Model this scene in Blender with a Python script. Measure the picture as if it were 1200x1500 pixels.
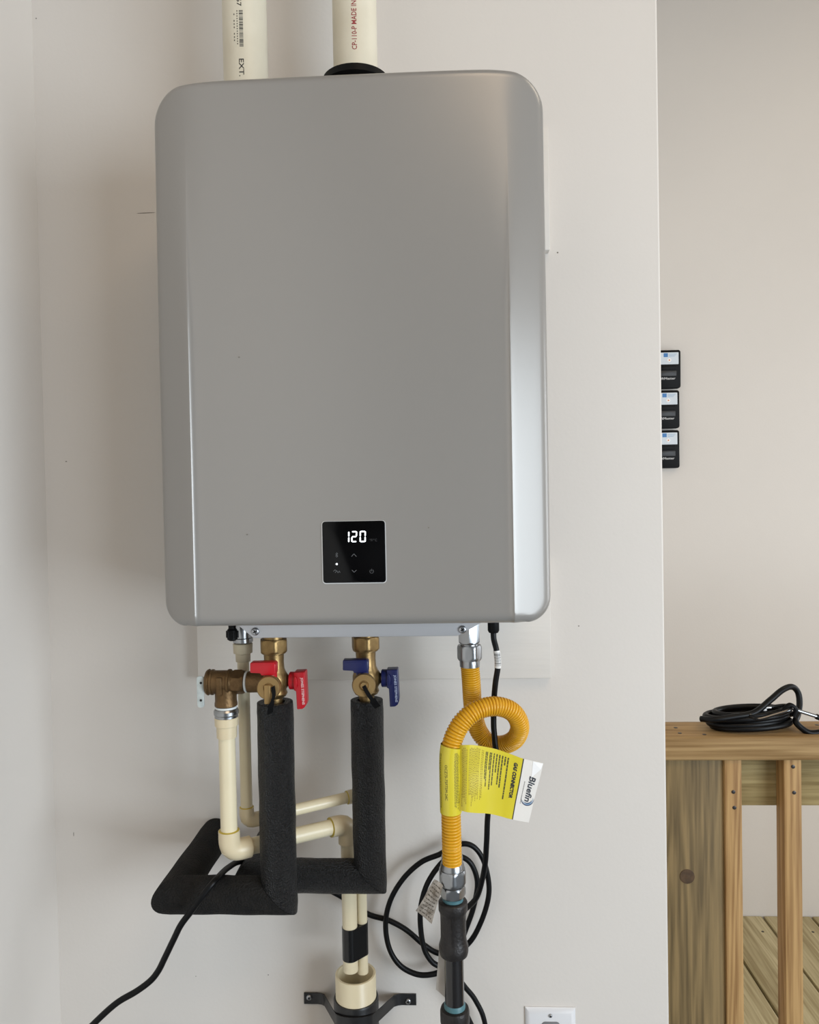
import bpy, bmesh, math, random
from mathutils import Vector, Matrix
random.seed(7)
for o in list(bpy.data.objects): bpy.data.objects.remove(o)
sc = bpy.context.scene
COL = sc.collection

# ------------------------------------------------------------------ camera
F = 1130.0                                   # focal length in pixels of the 1200 x 1500 frame
CAM = Vector((0.0, -1.2, 1.70))
ROT = (Matrix.Rotation(math.radians(2.7), 3, 'Z') @ Matrix.Rotation(math.radians(90 - 1.2), 3, 'X')
       @ Matrix.Rotation(math.radians(-1.08), 3, 'Z'))
cd = bpy.data.cameras.new('camera'); cam = bpy.data.objects.new('camera', cd); COL.objects.link(cam)
cam.location = CAM; cam.rotation_euler = ROT.to_euler()
cd.sensor_fit = 'HORIZONTAL'; cd.sensor_width = 36; cd.lens = 36 * F / 1200; cd.clip_start = 0.02
sc.camera = cam

# ------------------------------------------------------------------ world, lamps, exposure
w = bpy.data.worlds.new('world'); sc.world = w; w.use_nodes = True
w.node_tree.nodes['Background'].inputs[0].default_value = (0.80, 0.88, 1.0, 1)
w.node_tree.nodes['Background'].inputs[1].default_value = 0.2
def area(name, loc, target, sx, sy, power, col):
    l = bpy.data.lights.new(name, 'AREA'); l.shape = 'RECTANGLE'; l.size = sx; l.size_y = sy
    l.energy = power; l.color = col
    o = bpy.data.objects.new(name, l); COL.objects.link(o); o.location = loc
    o.rotation_euler = (Vector(target) - Vector(loc)).to_track_quat('-Z', 'Y').to_euler()
    return o
area('garage_door_daylight', (2.5, -2.95, 1.5), (0.0, -2.95, 1.5), 2.9, 1.7, 238, (0.81, 0.91, 1.0))
area('warm_overhead_fill', (0.7, -1.9, 3.38), (0.7, -1.9, 0), 1.2, 1.2, 27, (1.0, 0.76, 0.52))  # added unseen fill overhead, stands in for warm bounce on the upper wall
area('landing_warm_fill', (1.5, 0.1, 3.40), (1.3, 0.7, 1.2), 0.8, 0.8, 13, (1.0, 0.88, 0.70))  # added unseen warm fill that brightens the far wall
area('landing_cool_fill', (2.52, 0.45, 1.35), (0.0, 0.45, 1.35), 0.9, 1.9, 33, (0.90, 0.95, 1.0))  # added cool fill in an invented side opening, lifts far wall and deck
sc.view_settings.view_transform = 'Standard'; sc.view_settings.look = 'None'
sc.view_settings.gamma = 1.0; sc.view_settings.use_curve_mapping = False
sc.view_settings.exposure = -0.46

# ------------------------------------------------------------------ helpers
def at(px, py, Y):
    d = ROT @ Vector(((px - 600) / F, -(py - 750) / F, -1)); return CAM + d * ((Y - CAM.y) / d.y)
def pr(p):
    q = ROT.inverted() @ (Vector(p) - CAM); return 600 - F * q.x / q.z, 750 + F * q.y / q.z
def mm(px, Y): return px * (Y - CAM.y) / F       # size in metres of px pixels at depth plane Y
def lin(c): return tuple(((v / 255) / 12.92 if v / 255 <= .04045 else ((v / 255 + .055) / 1.055) ** 2.4) for v in c)
MATS = {}
def mat(name, col, rough=.5, metal=0., bump=0., bscale=60., bdist=.002, mottle=0., mscale=8., col2=None, emit=0., coat=0., spec=.5, rvar=0., stretch=None, sss=0.):
    if name in MATS: return MATS[name]
    m = bpy.data.materials.new(name); m.use_nodes = True; N = m.node_tree.nodes; L = m.node_tree.links
    b = N['Principled BSDF']; c = lin(col) + (1,)
    b.inputs['Base Color'].default_value = c; b.inputs['Roughness'].default_value = rough
    b.inputs['Metallic'].default_value = metal; b.inputs['Coat Weight'].default_value = coat
    b.inputs['Coat Roughness'].default_value = .15
    b.inputs['Specular IOR Level'].default_value = spec
    if emit: b.inputs['Emission Color'].default_value = c; b.inputs['Emission Strength'].default_value = emit
    tc = N.new('ShaderNodeTexCoord'); mp = N.new('ShaderNodeMapping'); L.new(tc.outputs['Object'], mp.inputs[0])
    if stretch: mp.inputs['Scale'].default_value = stretch
    if col2 is not None or mottle:
        n = N.new('ShaderNodeTexNoise'); n.inputs['Scale'].default_value = mscale; n.inputs['Detail'].default_value = 5
        L.new(mp.outputs[0], n.inputs['Vector'])
        r = N.new('ShaderNodeValToRGB'); L.new(n.outputs['Fac'], r.inputs[0])
        r.color_ramp.elements[0].position = .5 - .22; r.color_ramp.elements[1].position = .5 + .22
        c2 = lin(col2) if col2 is not None else tuple(v * (1 - mottle) for v in c[:3])
        r.color_ramp.elements[0].color = tuple(c2) + (1,); r.color_ramp.elements[1].color = c
        L.new(r.outputs[0], b.inputs['Base Color'])
    if bump:
        n = N.new('ShaderNodeTexNoise'); n.inputs['Scale'].default_value = bscale; n.inputs['Detail'].default_value = 3
        L.new(mp.outputs[0], n.inputs['Vector'])
        bp = N.new('ShaderNodeBump'); bp.inputs['Strength'].default_value = bump; bp.inputs['Distance'].default_value = bdist
        L.new(n.outputs['Fac'], bp.inputs['Height']); L.new(bp.outputs[0], b.inputs['Normal'])
    MATS[name] = m; return m
def wood(name, light, dark, axis='X', freq=55., green=0.):
    if name in MATS: return MATS[name]
    m = bpy.data.materials.new(name); m.use_nodes = True; N = m.node_tree.nodes; L = m.node_tree.links
    b = N['Principled BSDF']; b.inputs['Roughness'].default_value = .62; b.inputs['Specular IOR Level'].default_value = .3
    tc = N.new('ShaderNodeTexCoord'); mp = N.new('ShaderNodeMapping')
    k = .04; mp.inputs['Scale'].default_value = {'X': (k, 1, 1), 'Y': (1, k, 1), 'Z': (1, 1, k)}[axis]
    inf = N.new('ShaderNodeObjectInfo'); ad = N.new('ShaderNodeVectorMath'); ad.operation = 'ADD'
    L.new(tc.outputs['Object'], mp.inputs[0]); L.new(mp.outputs[0], ad.inputs[0]); L.new(inf.outputs['Random'], ad.inputs[1])
    n = N.new('ShaderNodeTexNoise'); n.inputs['Scale'].default_value = 14; n.inputs['Detail'].default_value = 3; n.inputs['Distortion'].default_value = .6
    L.new(ad.outputs[0], n.inputs['Vector'])
    mu = N.new('ShaderNodeMath'); mu.operation = 'MULTIPLY'; mu.inputs[1].default_value = freq; L.new(n.outputs['Fac'], mu.inputs[0])
    sn = N.new('ShaderNodeMath'); sn.operation = 'SINE'; L.new(mu.outputs[0], sn.inputs[0])
    f2 = N.new('ShaderNodeTexNoise'); f2.inputs['Scale'].default_value = 160; f2.inputs['Detail'].default_value = 4; L.new(ad.outputs[0], f2.inputs['Vector'])
    mx = N.new('ShaderNodeMath'); mx.operation = 'MULTIPLY_ADD'; mx.inputs[1].default_value = .15; L.new(sn.outputs[0], mx.inputs[0]); L.new(f2.outputs['Fac'], mx.inputs[2])
    r = N.new('ShaderNodeValToRGB'); r.color_ramp.elements[0].position = .25; r.color_ramp.elements[1].position = .72
    r.color_ramp.elements[0].color = lin(dark) + (1,); r.color_ramp.elements[1].color = lin(light) + (1,)
    L.new(mx.outputs[0], r.inputs[0]); L.new(r.outputs[0], b.inputs['Base Color'])
    bp = N.new('ShaderNodeBump'); bp.inputs['Strength'].default_value = .25; bp.inputs['Distance'].default_value = .001
    L.new(mx.outputs[0], bp.inputs['Height']); L.new(bp.outputs[0], b.inputs['Normal'])
    MATS[name] = m; return m

ORG = {}
def tag(o, label, cat, group=None):
    o['label'] = label; o['category'] = cat
    if group: o['group'] = group
    return o
def thing(name, loc, label, cat, group=None):
    o = bpy.data.objects.new(name, None); COL.objects.link(o); o.location = loc; o.empty_display_size = .05
    ORG[o] = Vector(loc); return tag(o, label, cat, group)
def link(name, V, FC, m, parent=None, smooth=35, label=None, kind=None, mi=None):
    V = [Vector(v) for v in V]
    if parent is None:
        xs, ys, zs = zip(*[tuple(v) for v in V]); org = Vector(((min(xs) + max(xs)) / 2, (min(ys) + max(ys)) / 2, min(zs)))
    else:
        org = ORG[parent]
    me = bpy.data.meshes.new(name); me.from_pydata([tuple(v - org) for v in V], [], FC)
    bm = bmesh.new(); bm.from_mesh(me); bmesh.ops.recalc_face_normals(bm, faces=bm.faces); bm.to_mesh(me); bm.free()
    for k in (m if isinstance(m, (list, tuple)) else [m]): me.materials.append(k)
    if smooth:
        me.shade_smooth(); me.set_sharp_from_angle(angle=math.radians(smooth))
    o = bpy.data.objects.new(name, me); COL.objects.link(o)
    if parent is None: o.location = org
    else: o.parent = parent
    ORG[o] = org
    if label: o['label'] = label
    if kind: o['kind'] = kind
    return o
class G:                                          # geometry collector
    def __init__(s): s.V = []; s.F = []
    def add(s, V, FC): n = len(s.V); s.V += [Vector(v) for v in V]; s.F += [tuple(i + n for i in f) for f in FC]; return s
    def put(s, name, m, parent=None, **k): return link(name, s.V, s.F, m, parent, **k)
def bm_geo(bm):
    bm.verts.index_update(); return [v.co.copy() for v in bm.verts], [[v.index for v in f.verts] for f in bm.faces]
def g_box(lo, hi, bevel=0., seg=2):
    bm = bmesh.new(); bmesh.ops.create_cube(bm, size=1)
    lo, hi = Vector(lo), Vector(hi); c = (lo + hi) / 2; s = hi - lo
    for v in bm.verts: v.co = Vector((v.co.x * s.x, v.co.y * s.y, v.co.z * s.z)) + c
    if bevel: bmesh.ops.bevel(bm, geom=bm.edges[:], offset=bevel, segments=seg, affect='EDGES', profile=.5)
    r = bm_geo(bm); bm.free(); return r
def g_prism(poly, fmap, d0, d1, bevel=0.):        # poly: 2-D points; fmap(a, b, depth) -> 3-D
    n = len(poly); V = [fmap(a, b, d0) for a, b in poly] + [fmap(a, b, d1) for a, b in poly]
    FC = [tuple(range(n)), tuple(range(2 * n - 1, n - 1, -1))] + [(i, (i + 1) % n, n + (i + 1) % n, n + i) for i in range(n)]
    if not bevel: return V, FC
    bm = bmesh.new(); vs = [bm.verts.new(v) for v in V]
    for f in FC: bm.faces.new([vs[i] for i in f])
    bmesh.ops.recalc_face_normals(bm, faces=bm.faces)
    bmesh.ops.bevel(bm, geom=bm.edges[:], offset=bevel, segments=2, affect='EDGES', profile=.5)
    r = bm_geo(bm); bm.free(); return r
def frame_of(ax):
    ax = Vector(ax).normalized(); u = ax.orthogonal().normalized()
    if abs(ax.z) > .9: u = Vector((1, 0, 0))
    elif abs(ax.x) > .9: u = Vector((0, 0, 1))
    elif abs(ax.y) > .9: u = Vector((1, 0, 0))
    u = (u - ax * u.dot(ax)).normalized(); return ax, u, ax.cross(u)
def g_lathe(o, ax, prof, seg=28, rot=0., cap=True):  # prof: (radius, distance along ax)
    ax, u, v = frame_of(ax); o = Vector(o); V = []; FC = []
    for r, h in prof:
        for k in range(seg):
            a = 2 * math.pi * k / seg + rot; V.append(o + ax * h + (u * math.cos(a) + v * math.sin(a)) * r)
    for i in range(len(prof) - 1):
        for k in range(seg):
            FC.append((i * seg + k, i * seg + (k + 1) % seg, (i + 1) * seg + (k + 1) % seg, (i + 1) * seg + k))
    if cap: FC += [tuple(range(seg)), tuple(range((len(prof) - 1) * seg, len(prof) * seg))]
    return V, FC
def g_hex(o, ax, r, h, ch=.0015, rot=math.pi / 6):
    # hexagonal nut with turned chamfers: a round profile intersected with a hexagon
    ax, u, v = frame_of(ax); o = Vector(o); V = []; FC = []; seg = 36
    rows = [(r * .90, 0), (r * .97, ch), (r * 1.02, ch * 2), (r * 1.02, h - ch * 2), (r * .97, h - ch), (r * .90, h)]
    for rr, hh in rows:
        for k in range(seg):
            a = 2 * math.pi * k / seg; q = ((a + rot) % (math.pi / 3)) - math.pi / 6
            R = min(rr, r * .886 / math.cos(q)); V.append(o + ax * hh + (u * math.cos(a) + v * math.sin(a)) * R)
    for i in range(len(rows) - 1):
        for k in range(seg): FC.append((i * seg + k, i * seg + (k + 1) % seg, (i + 1) * seg + (k + 1) % seg, (i + 1) * seg + k))
    FC += [tuple(range(seg)), tuple(range((len(rows) - 1) * seg, len(rows) * seg))]
    return V, FC
def g_cyl(a, b, r, seg=24, r2=None):
    a, b = Vector(a), Vector(b); return g_lathe(a, b - a, [(r, 0), (r if r2 is None else r2, (b - a).length)], seg)
def spline(P, n=10):
    P = [Vector(p) for p in P]; Q = [P[0] * 2 - P[1]] + P + [P[-1] * 2 - P[-2]]; out = []
    for i in range(1, len(Q) - 2):
        a, b, c, d = Q[i - 1:i + 3]
        for k in range(n):
            t = k / n
            out.append(.5 * ((2 * b) + (c - a) * t + (2 * a - 5 * b + 4 * c - d) * t * t + (3 * b - a - 3 * c + d) * t ** 3))
    out.append(P[-1]); return out
def resample(P, step):
    out = [P[0]]; acc = 0
    for a, b in zip(P, P[1:]):
        L = (b - a).length
        while L > 0 and acc + L >= step:
            t = (step - acc) / L; a = a.lerp(b, t); out.append(a.copy()); L = (b - a).length; acc = 0
        acc += L
    return out
def g_tube(P, R, seg=14, cap=True):
    P = [Vector(p) for p in P]; n = len(P); V = []; FC = []; u = None
    for i, p in enumerate(P):
        t = (P[min(i + 1, n - 1)] - P[max(i - 1, 0)]).normalized()
        if u is None: u = frame_of(t)[1]
        u = (u - t * u.dot(t)); u = u.normalized() if u.length > 1e-6 else t.orthogonal().normalized()
        v = t.cross(u); r = R[i] if isinstance(R, (list, tuple)) else R
        for k in range(seg):
            a = 2 * math.pi * k / seg; V.append(p + (u * math.cos(a) + v * math.sin(a)) * r)
    for i in range(n - 1):
        for k in range(seg): FC.append((i * seg + k, i * seg + (k + 1) % seg, (i + 1) * seg + (k + 1) % seg, (i + 1) * seg + k))
    if cap: FC += [tuple(range(seg)), tuple(range((n - 1) * seg, n * seg))]
    return V, FC
def bend(a, c, b, r, n=8):                        # rounded corner a-c-b
    a, c, b = Vector(a), Vector(c), Vector(b); da = (a - c).normalized(); db = (b - c).normalized()
    p, q = c + da * r, c + db * r
    return [a] + [(p * (1 - t) + c * t) * (1 - t) + (c * (1 - t) + q * t) * t for t in [k / n for k in range(n + 1)]] + [b]
def text_geo(s, size, bold=0.0, shear=0.0, space=1.0):
    c = bpy.data.curves.new('t', 'FONT'); c.body = s; c.size = size; c.offset = bold; c.shear = shear; c.space_character = space
    c.resolution_u = 2; c.align_x = 'LEFT'
    o = bpy.data.objects.new('t', c); COL.objects.link(o)
    me = bpy.data.meshes.new_from_object(o.evaluated_get(bpy.context.evaluated_depsgraph_get()))
    V = [(v.co.x, v.co.y) for v in me.vertices]; FC = [tuple(p.vertices) for p in me.polygons]
    bpy.data.objects.remove(o); bpy.data.curves.remove(c); bpy.data.meshes.remove(me)
    return V, FC
def text_on(s, size, f, length=None, **k):        # f(a, b) -> 3-D, a along the line of writing, b upwards
    V, FC = text_geo(s, size, **k)
    x0 = min(v[0] for v in V); x1 = max(v[0] for v in V); sc_ = (length / (x1 - x0)) if length else 1
    return [f((a - x0) * sc_, b) for a, b in V], FC
def on_cyl(cx, cy, r, th0, z0, down=True):
    # th = 0 faces -Y; writing runs down (letter tops to the right) or up (tops to the left)
    def f(a, b):
        th = th0 + (b if down else -b) / r
        return Vector((cx + r * math.sin(th), cy - r * math.cos(th), z0 - a if down else z0 + a))
    return f
def flat(o, right, up):
    o, right, up = Vector(o), Vector(right).normalized(), Vector(up).normalized()
    return lambda a, b: o + right * a + up * b

# ------------------------------------------------------------------ materials
M_wall = mat('painted_drywall', (213, 207, 200), .62, bump=.10, bscale=170, mottle=.03, mscale=3)
M_board = mat('painted_board', (214, 208, 200), .55, bump=.22, bscale=40, mottle=.06, mscale=10, stretch=(.25, 1, 3))
M_ceil = mat('ceiling_paint', (120, 110, 98), .8)
M_conc = mat('concrete_floor', (105, 107, 110), .6, mottle=.15, mscale=3, bump=.1)
M_shell = mat('silver_paint', (143, 140, 136), .29, metal=.2, coat=.0, bump=.02, bscale=900)
M_steel = mat('bracket_steel', (185, 185, 187), .45, metal=.5)
M_chrome = mat('zinc_chrome', (158, 160, 162), .28, metal=1., bump=.05, bscale=120)
M_screw = mat('screw_steel', (170, 172, 175), .3, metal=1.)
M_black = mat('black_plastic', (7, 7, 8), .5, spec=.15)
M_slot = mat('dark_recess', (12, 12, 12), .7)
M_glass = mat('black_glass', (3, 3, 4), .12, spec=.2)
M_rim = mat('panel_rim', (215, 216, 216), .3, metal=.4)
M_led = mat('white_led', (245, 250, 255), emit=2.2)
M_icon = mat('icon_print', (88, 90, 92), .5)
M_pvc = mat('white_pvc', (216, 210, 192), .45, mscale=14, col2=(202, 194, 174))
M_ink = mat('black_ink', (45, 44, 42), .6)
M_ink2 = mat('grey_ink', (95, 92, 84), .6)
M_redink = mat('red_ink', (140, 48, 50), .6)
M_foam = mat('black_foam', (17, 17, 19), .42, bump=1.0, bscale=430, bdist=.006, mottle=.6, mscale=420, spec=.45)
M_foamd = mat('dusty_black_foam', (36, 34, 32), .75, bump=1.0, bscale=420, bdist=.005, mscale=50, col2=(22, 22, 22), spec=.2)
M_cpvc = mat('cream_cpvc', (226, 214, 182), .33, mottle=.05, mscale=20, spec=.5)
M_cpvcf = mat('cream_cpvc_fitting', (214, 199, 166), .33)
M_glue = mat('yellow_glue', (190, 168, 60), .3)
M_brass = mat('brass', (150, 124, 82), .38, metal=.85, bump=.12, bscale=260, mscale=60, col2=(112, 90, 56))
M_brassd = mat('dull_brass', (122, 96, 64), .45, metal=.75, bump=.3, bscale=330, mscale=45, col2=(92, 70, 44))
M_brasscap = mat('brass_cap', (156, 128, 84), .42, metal=.75, bump=.15, bscale=200)
M_ptfe = mat('white_thread_tape', (214, 220, 220), .5)
M_red = mat('red_plastic', (176, 12, 28), .35, bump=.05, bscale=90)
M_blue = mat('blue_plastic', (12, 22, 78), .35, bump=.05, bscale=90)
M_white = mat('white_letters', (226, 190, 190), .6)
M_whiteb = mat('pale_blue_letters', (170, 178, 205), .6)
M_yel = mat('yellow_hose_coat', (212, 156, 22), .33, mottle=.08, mscale=40)
M_tagy = mat('yellow_label', (212, 196, 48), .3, coat=.4)
M_tagw = mat('white_label', (226, 222, 216), .3, coat=.4)
M_tagf = mat('label_white_and_glint', (240, 240, 240), .35)
M_logo1 = mat('navy_print', (40, 55, 90), .5)
M_logo2 = mat('pale_blue_print', (120, 150, 180), .5)
M_orange = mat('orange_print', (210, 120, 50), .6)
M_iron = mat('black_iron', (44, 41, 40), .42, metal=.4, bump=.35, bscale=240, mottle=.25, mscale=50)
M_nipple = mat('glossy_black_pipe', (20, 18, 19), .2, coat=.4)
M_teal = mat('teal_pipe_dope', (70, 110, 118), .45)
M_paper = mat('dirty_paper', (172, 164, 154), .8, mscale=110, col2=(78, 66, 50), bump=.2)
M_paper2 = mat('grey_paper', (182, 176, 168), .8)
M_cord = mat('black_rubber_cord', (6, 6, 7), .42, spec=.22)
M_tape = mat('black_vinyl_tape', (10, 10, 11), .22)
M_rubber = mat('black_rubber', (24, 24, 25), .35)
M_strap = mat('black_strap_steel', (26, 26, 27), .4)
M_plate = mat('outlet_plate', (222, 222, 224), .3)
M_outd = mat('outlet_face', (120, 120, 122), .4)
M_woodc = wood('cap_wood', (172, 142, 98), (132, 102, 62), 'X', 60)
M_woodp = wood('weathered_post_wood', (138, 116, 78), (96, 80, 52), 'Z', 70)
M_woodb = wood('baluster_wood', (184, 148, 98), (140, 104, 62), 'Z', 80)
M_woodr = wood('rail_wood', (176, 158, 112), (128, 110, 70), 'X', 40)
M_woodd = wood('deck_wood', (190, 176, 138), (150, 134, 96), 'Y', 40)
M_knot = mat('wood_knot', (92, 68, 42), .7, col2=(62, 44, 26), mscale=90)
M_nail = mat('nail_steel', (70, 66, 64), .4, metal=.8)
M_mark = mat('scuff_mark', (120, 114, 106), .8)
M_stick = mat('blue_white_sticker', (206, 214, 222), .4)
M_stickb = mat('sticker_blue', (60, 120, 180), .4)

# ------------------------------------------------------------------ the setting
XL, XE, YF, ZC, XR, YR = -.636, .333, 1.25, 3.45, 2.55, -5.3
DECK = .358
def struct(name, lo, hi, m, bevel=0.):
    V, FC = g_box(lo, hi, bevel); o = link(name, V, FC, m, None, smooth=35 if bevel else 0, kind='structure'); return o
struct('floor', (XL - .1, YR - .1, -.1), (XR + .1, YF + .1, 0), M_conc)
struct('ceiling', (XL - .1, YR - .1, ZC), (XR + .1, YF + .1, ZC + .1), M_ceil)
struct('wall_left', (XL - .1, YR, 0), (XL, YF + .1, ZC), M_wall)
# the utility wall: a thick block whose free end carries a rounded metal corner bead under the paint
def rounded_block():
    r = .0035; pts = [(XL, YF), (XL, 0)]
    pts += [(XE - r + r * math.sin(a), r - r * math.cos(a)) for a in [math.pi / 2 * k / 6 for k in range(7)]] + [(XE, YF)]
    return g_prism(pts, lambda a, b, d: Vector((a, b, d)), 0, ZC)
V, FC = rounded_block(); link('wall_back', V, FC, M_wall, None, smooth=30, kind='structure')
struct('wall_far', (XL, YF, 0), (XR + .1, YF + .1, ZC), M_wall)
struct('wall_rear', (XL - .1, YR - .1, 0), (XR + .1, YR, ZC), mat('rear_wall_paint', (105, 103, 100), .8))
g = G()                                            # right wall with the garage door opening and a gap added for the landing fill light
for lo, hi in (((XR, YR, 0), (XR + .1, -4.5, ZC)), ((XR, -1.3, 0), (XR + .1, 0, ZC)), ((XR, .9, 0), (XR + .1, YF, ZC)), ((XR, 0, 0), (XR + .1, .9, .36)), ((XR, 0, 2.35), (XR + .1, .9, ZC)), ((XR, -4.5, 2.5), (XR + .1, -1.3, ZC))):
    g.add(*g_box(lo, hi))
g.put('wall_right', M_wall, None, smooth=0, kind='structure')
# deck of the raised landing behind the railing, plank by plank
deck = thing('floor_deck', (1.6, .7, DECK - .14), '', ''); del deck['label']; del deck['category']; deck['kind'] = 'structure'
pitch = .149; x = at(1117, 1342, YF).x - pitch * 5 ; k = 0
while x < XR - pitch:
    if x > XE - .05:
        x0 = max(x, XE + .002)
        V, FC = g_box((x0 + .0035, .215, DECK - .028), (x + pitch - .0035, YF - .002, DECK), .003, 2)
        p = link('plank', V, FC, M_woodd, deck, smooth=40)
        for yy in (.55, 1.16):
            for dx in (.035, pitch - .035):
                if x + dx > x0 + .01:
                    V, FC = g_lathe((x + dx, yy, DECK - .0008), (0, 0, 1), [(.0042, 0), (.0042, .0012), (.003, .0016)], 10)
                    link('deck_screw', V, FC, M_nail, p)
    x += pitch
V, FC = g_box((XE + .002, .215, DECK - .16), (XR - .02, YF - .01, DECK - .034)); link('joist_box', V, FC, M_woodp, deck, smooth=0)

wb = bpy.data.objects['wall_back']
for (px, py, rx_, rz_) in ((214, 312, .0150, .0006), (97, 676, .0016, .0008), (53, 27, .0010, .0010), (848, 917, .0010, .0010), (817, 370, .0012, .0012), (108, 1222, .0005, .0035), (287, 1430, .0008, .0006), (393, 1428, .0010, .0008)):
    c = at(px, py, 0); V = [c + Vector((rx_ * math.cos(t), -.0002, rz_ * math.sin(t))) for t in [2 * math.pi * k / 10 for k in range(10)]]
    link('scuff', V + [v + Vector((0, .0004, 0)) for v in V], [tuple(range(10)), tuple(range(19, 9, -1))] + [(k, (k + 1) % 10, 10 + (k + 1) % 10, 10 + k) for k in range(10)], M_mark, wb, smooth=0)
# two painted mounting boards behind the heater
def board(za, zb, xa, xb, label):
    V, FC = g_box((xa, -.019, za), (xb, .0, zb), .0015, 2); return tag(link('mounting_board', V, FC, M_board, None, smooth=30), label, 'board')
xa, xb = at(290, 995, -.019).x, at(808, 993, -.019).x
board(at(500, 996, -.019).z, at(500, 996, -.019).z + .184, xa, xb, 'white painted wooden mounting board sticking out below the heater')
board(at(804, 366, -.019).z, at(804, 185, -.019).z, xa + .01, at(805, 300, -.019).x, 'white painted mounting board almost hidden behind the heater top')

# ------------------------------------------------------------------ water heater
HX, HW, Z0, Z1, YB, YFc = -.1145, .2425, 1.543, 2.209, -.020, -.270
heater = thing('water_heater', (HX, -.14, Z0), 'silver wall-hung tankless water heater showing 120 on its display', 'water heater')
FW, DROP, RIDGE = .0475, .0232, .0030
def shell():
    dl = [0, .0006, .0015, .003, .005, .0075, .011, .017, .025, .033, .039, .042, .044, .0455, .0465, .0475, .0480, .0485, .0490, .0497, .0505, .0515, .0530, .055, .058, .062, .068, .078, .095, .12, .15, .19]
    dz = [0, .0004, .001, .002, .0035, .0055, .008, .011, .0145, .019, .024, .030, .036, .042, .05]
    zs = [Z0 + d for d in dz] + [Z0 + .05 + (Z1 - Z0 - .10) * k / 24 for k in range(1, 24)] + [Z1 - d for d in reversed(dz)]
    def prof(z):
        rb, rt = .030, .041
        t = min(z - Z0, rb); hb = rb - math.sqrt(max(0, rb * rb - (rb - t) ** 2))
        t = min(Z1 - z, rt); ht = rt - math.sqrt(max(0, rt * rt - (rt - t) ** 2))
        return HW - max(hb, ht)
    V = []; nx = 0
    for z in zs:
        hw = prof(z); sc_ = (hw - (HW - FW)) / FW
        row = []
        for d in dl: row.append(-(HW - d) if d >= FW else -((HW - FW) + (FW - d) * sc_))
        row = row + [0] + [-v for v in reversed(row)]; nx = len(row)
        for x in row:
            ax = abs(x); d = HW - ax
            tz = min(1, max(0, (z - 1.90) / .27)); tz = tz * tz * (3 - 2 * tz)
            k = .0006 + .0062 * tz; m = DROP / FW; q = (FW - d) * m / k
            drop = k * (q if q > 30 else math.log(1 + math.exp(q)))
            # distance to the outline, for the rolled edge
            e = min(hw - ax, z - Z0, Z1 - z)
            for (rr, cz) in ((.030, Z0 + .030), (.041, Z1 - .041)):
                if (ax > HW - rr) and ((z < cz) if cz < 1.9 else (z > cz)):
                    e = rr - math.hypot(ax - (HW - rr), z - cz)
            e = max(0, e); rb_ = .013 if z < 1.7 and abs(e - (z - Z0)) < 1e-6 else .009
            if e < rb_: drop += rb_ - math.sqrt(rb_ * rb_ - (rb_ - e) ** 2)
            drop += .003 * (ax / HW) ** 2
            drop -= RIDGE * (1 - tz) * (math.exp(-(d - FW) / .0030) if d > FW else 1)
            V.append(Vector((HX + x, YFc + drop, z)))
    nz = len(zs); FC = [(j * nx + i, j * nx + i + 1, (j + 1) * nx + i + 1, (j + 1) * nx + i) for j in range(nz - 1) for i in range(nx - 1)]
    loop = list(range(nx)) + [j * nx + nx - 1 for j in range(1, nz)] + [(nz - 1) * nx + i for i in range(nx - 2, -1, -1)] + [j * nx for j in range(nz - 2, 0, -1)]
    n0 = len(V)
    for dy in (YFc + .12, YB):
        for i in loop: p = V[i]; V.append(Vector((HX + (p.x - HX) * (1 if dy < YB else .998), dy, p.z)))
    n = len(loop)
    for i in range(n):
        j = (i + 1) % n
        FC.append((loop[i], loop[j], n0 + j, n0 + i)); FC.append((n0 + i, n0 + j, n0 + n + j, n0 + n + i))
    FC.append(tuple(range(n0 + n, n0 + 2 * n)))
    return V, FC
link('cover', *shell(), M_shell, heater, smooth=50)
# lower lip plate with slanted ends and two screws
YP = -.232
pl = [at(338, 908, YP), at(371, 935, YP), at(671, 931.5, YP), at(722, 905, YP)]
zl = (pl[1].z + pl[2].z) / 2; zt = Z0 + .004
poly = [(pl[0].x, zt), (pl[1].x, zl), (pl[2].x, zl), (pl[3].x, zt)]
V, FC = g_prism(poly, lambda a, b, d: Vector((a, d, b)), YP, YP + .14, .0012); link('bottom_plate', V, FC, M_steel, heater, smooth=30)
def pan_screw(px, py, Y, r, parent, name='screw'):
    c = at(px, py, Y); V, FC = g_lathe(c, (0, -1, 0), [(r, -.001), (r * 1.0, .0006), (r * .92, .0016), (r * .68, .0024), (r * .55, .0026)], 20)
    s = link(name, V, FC, M_screw, parent)
    g = G()
    for a in (.5, .5 + math.pi / 2):
        d = Vector((math.cos(a), 0, math.sin(a))); n = Vector((-math.sin(a), 0, math.cos(a))); L, W = r * .5, r * .14
        q = [c + Vector((0, -.0028, 0)) + d * i * L + n * j * W for i, j in ((-1, -1), (1, -1), (1, 1), (-1, 1))]
        g.add(q + [v + Vector((0, .001, 0)) for v in q], [(0, 1, 2, 3), (4, 5, 6, 7), (0, 1, 5, 4), (1, 2, 6, 5), (2, 3, 7, 6), (3, 0, 4, 7)])
    g.put('screw_slot', M_slot, s, smooth=0); return s
pan_screw(374, 925, YP, .0052, heater); pan_screw(677.5, 922, YP, .0052, heater)
for px, py in ((350, 523), (628, 773), (362, 783)):
    V, FC = g_lathe(at(px, py, YFc), (0, -1, 0), [(.0008, -.001), (.0008, .0001)], 8); link('speck', V, FC, M_mark, heater)
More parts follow.
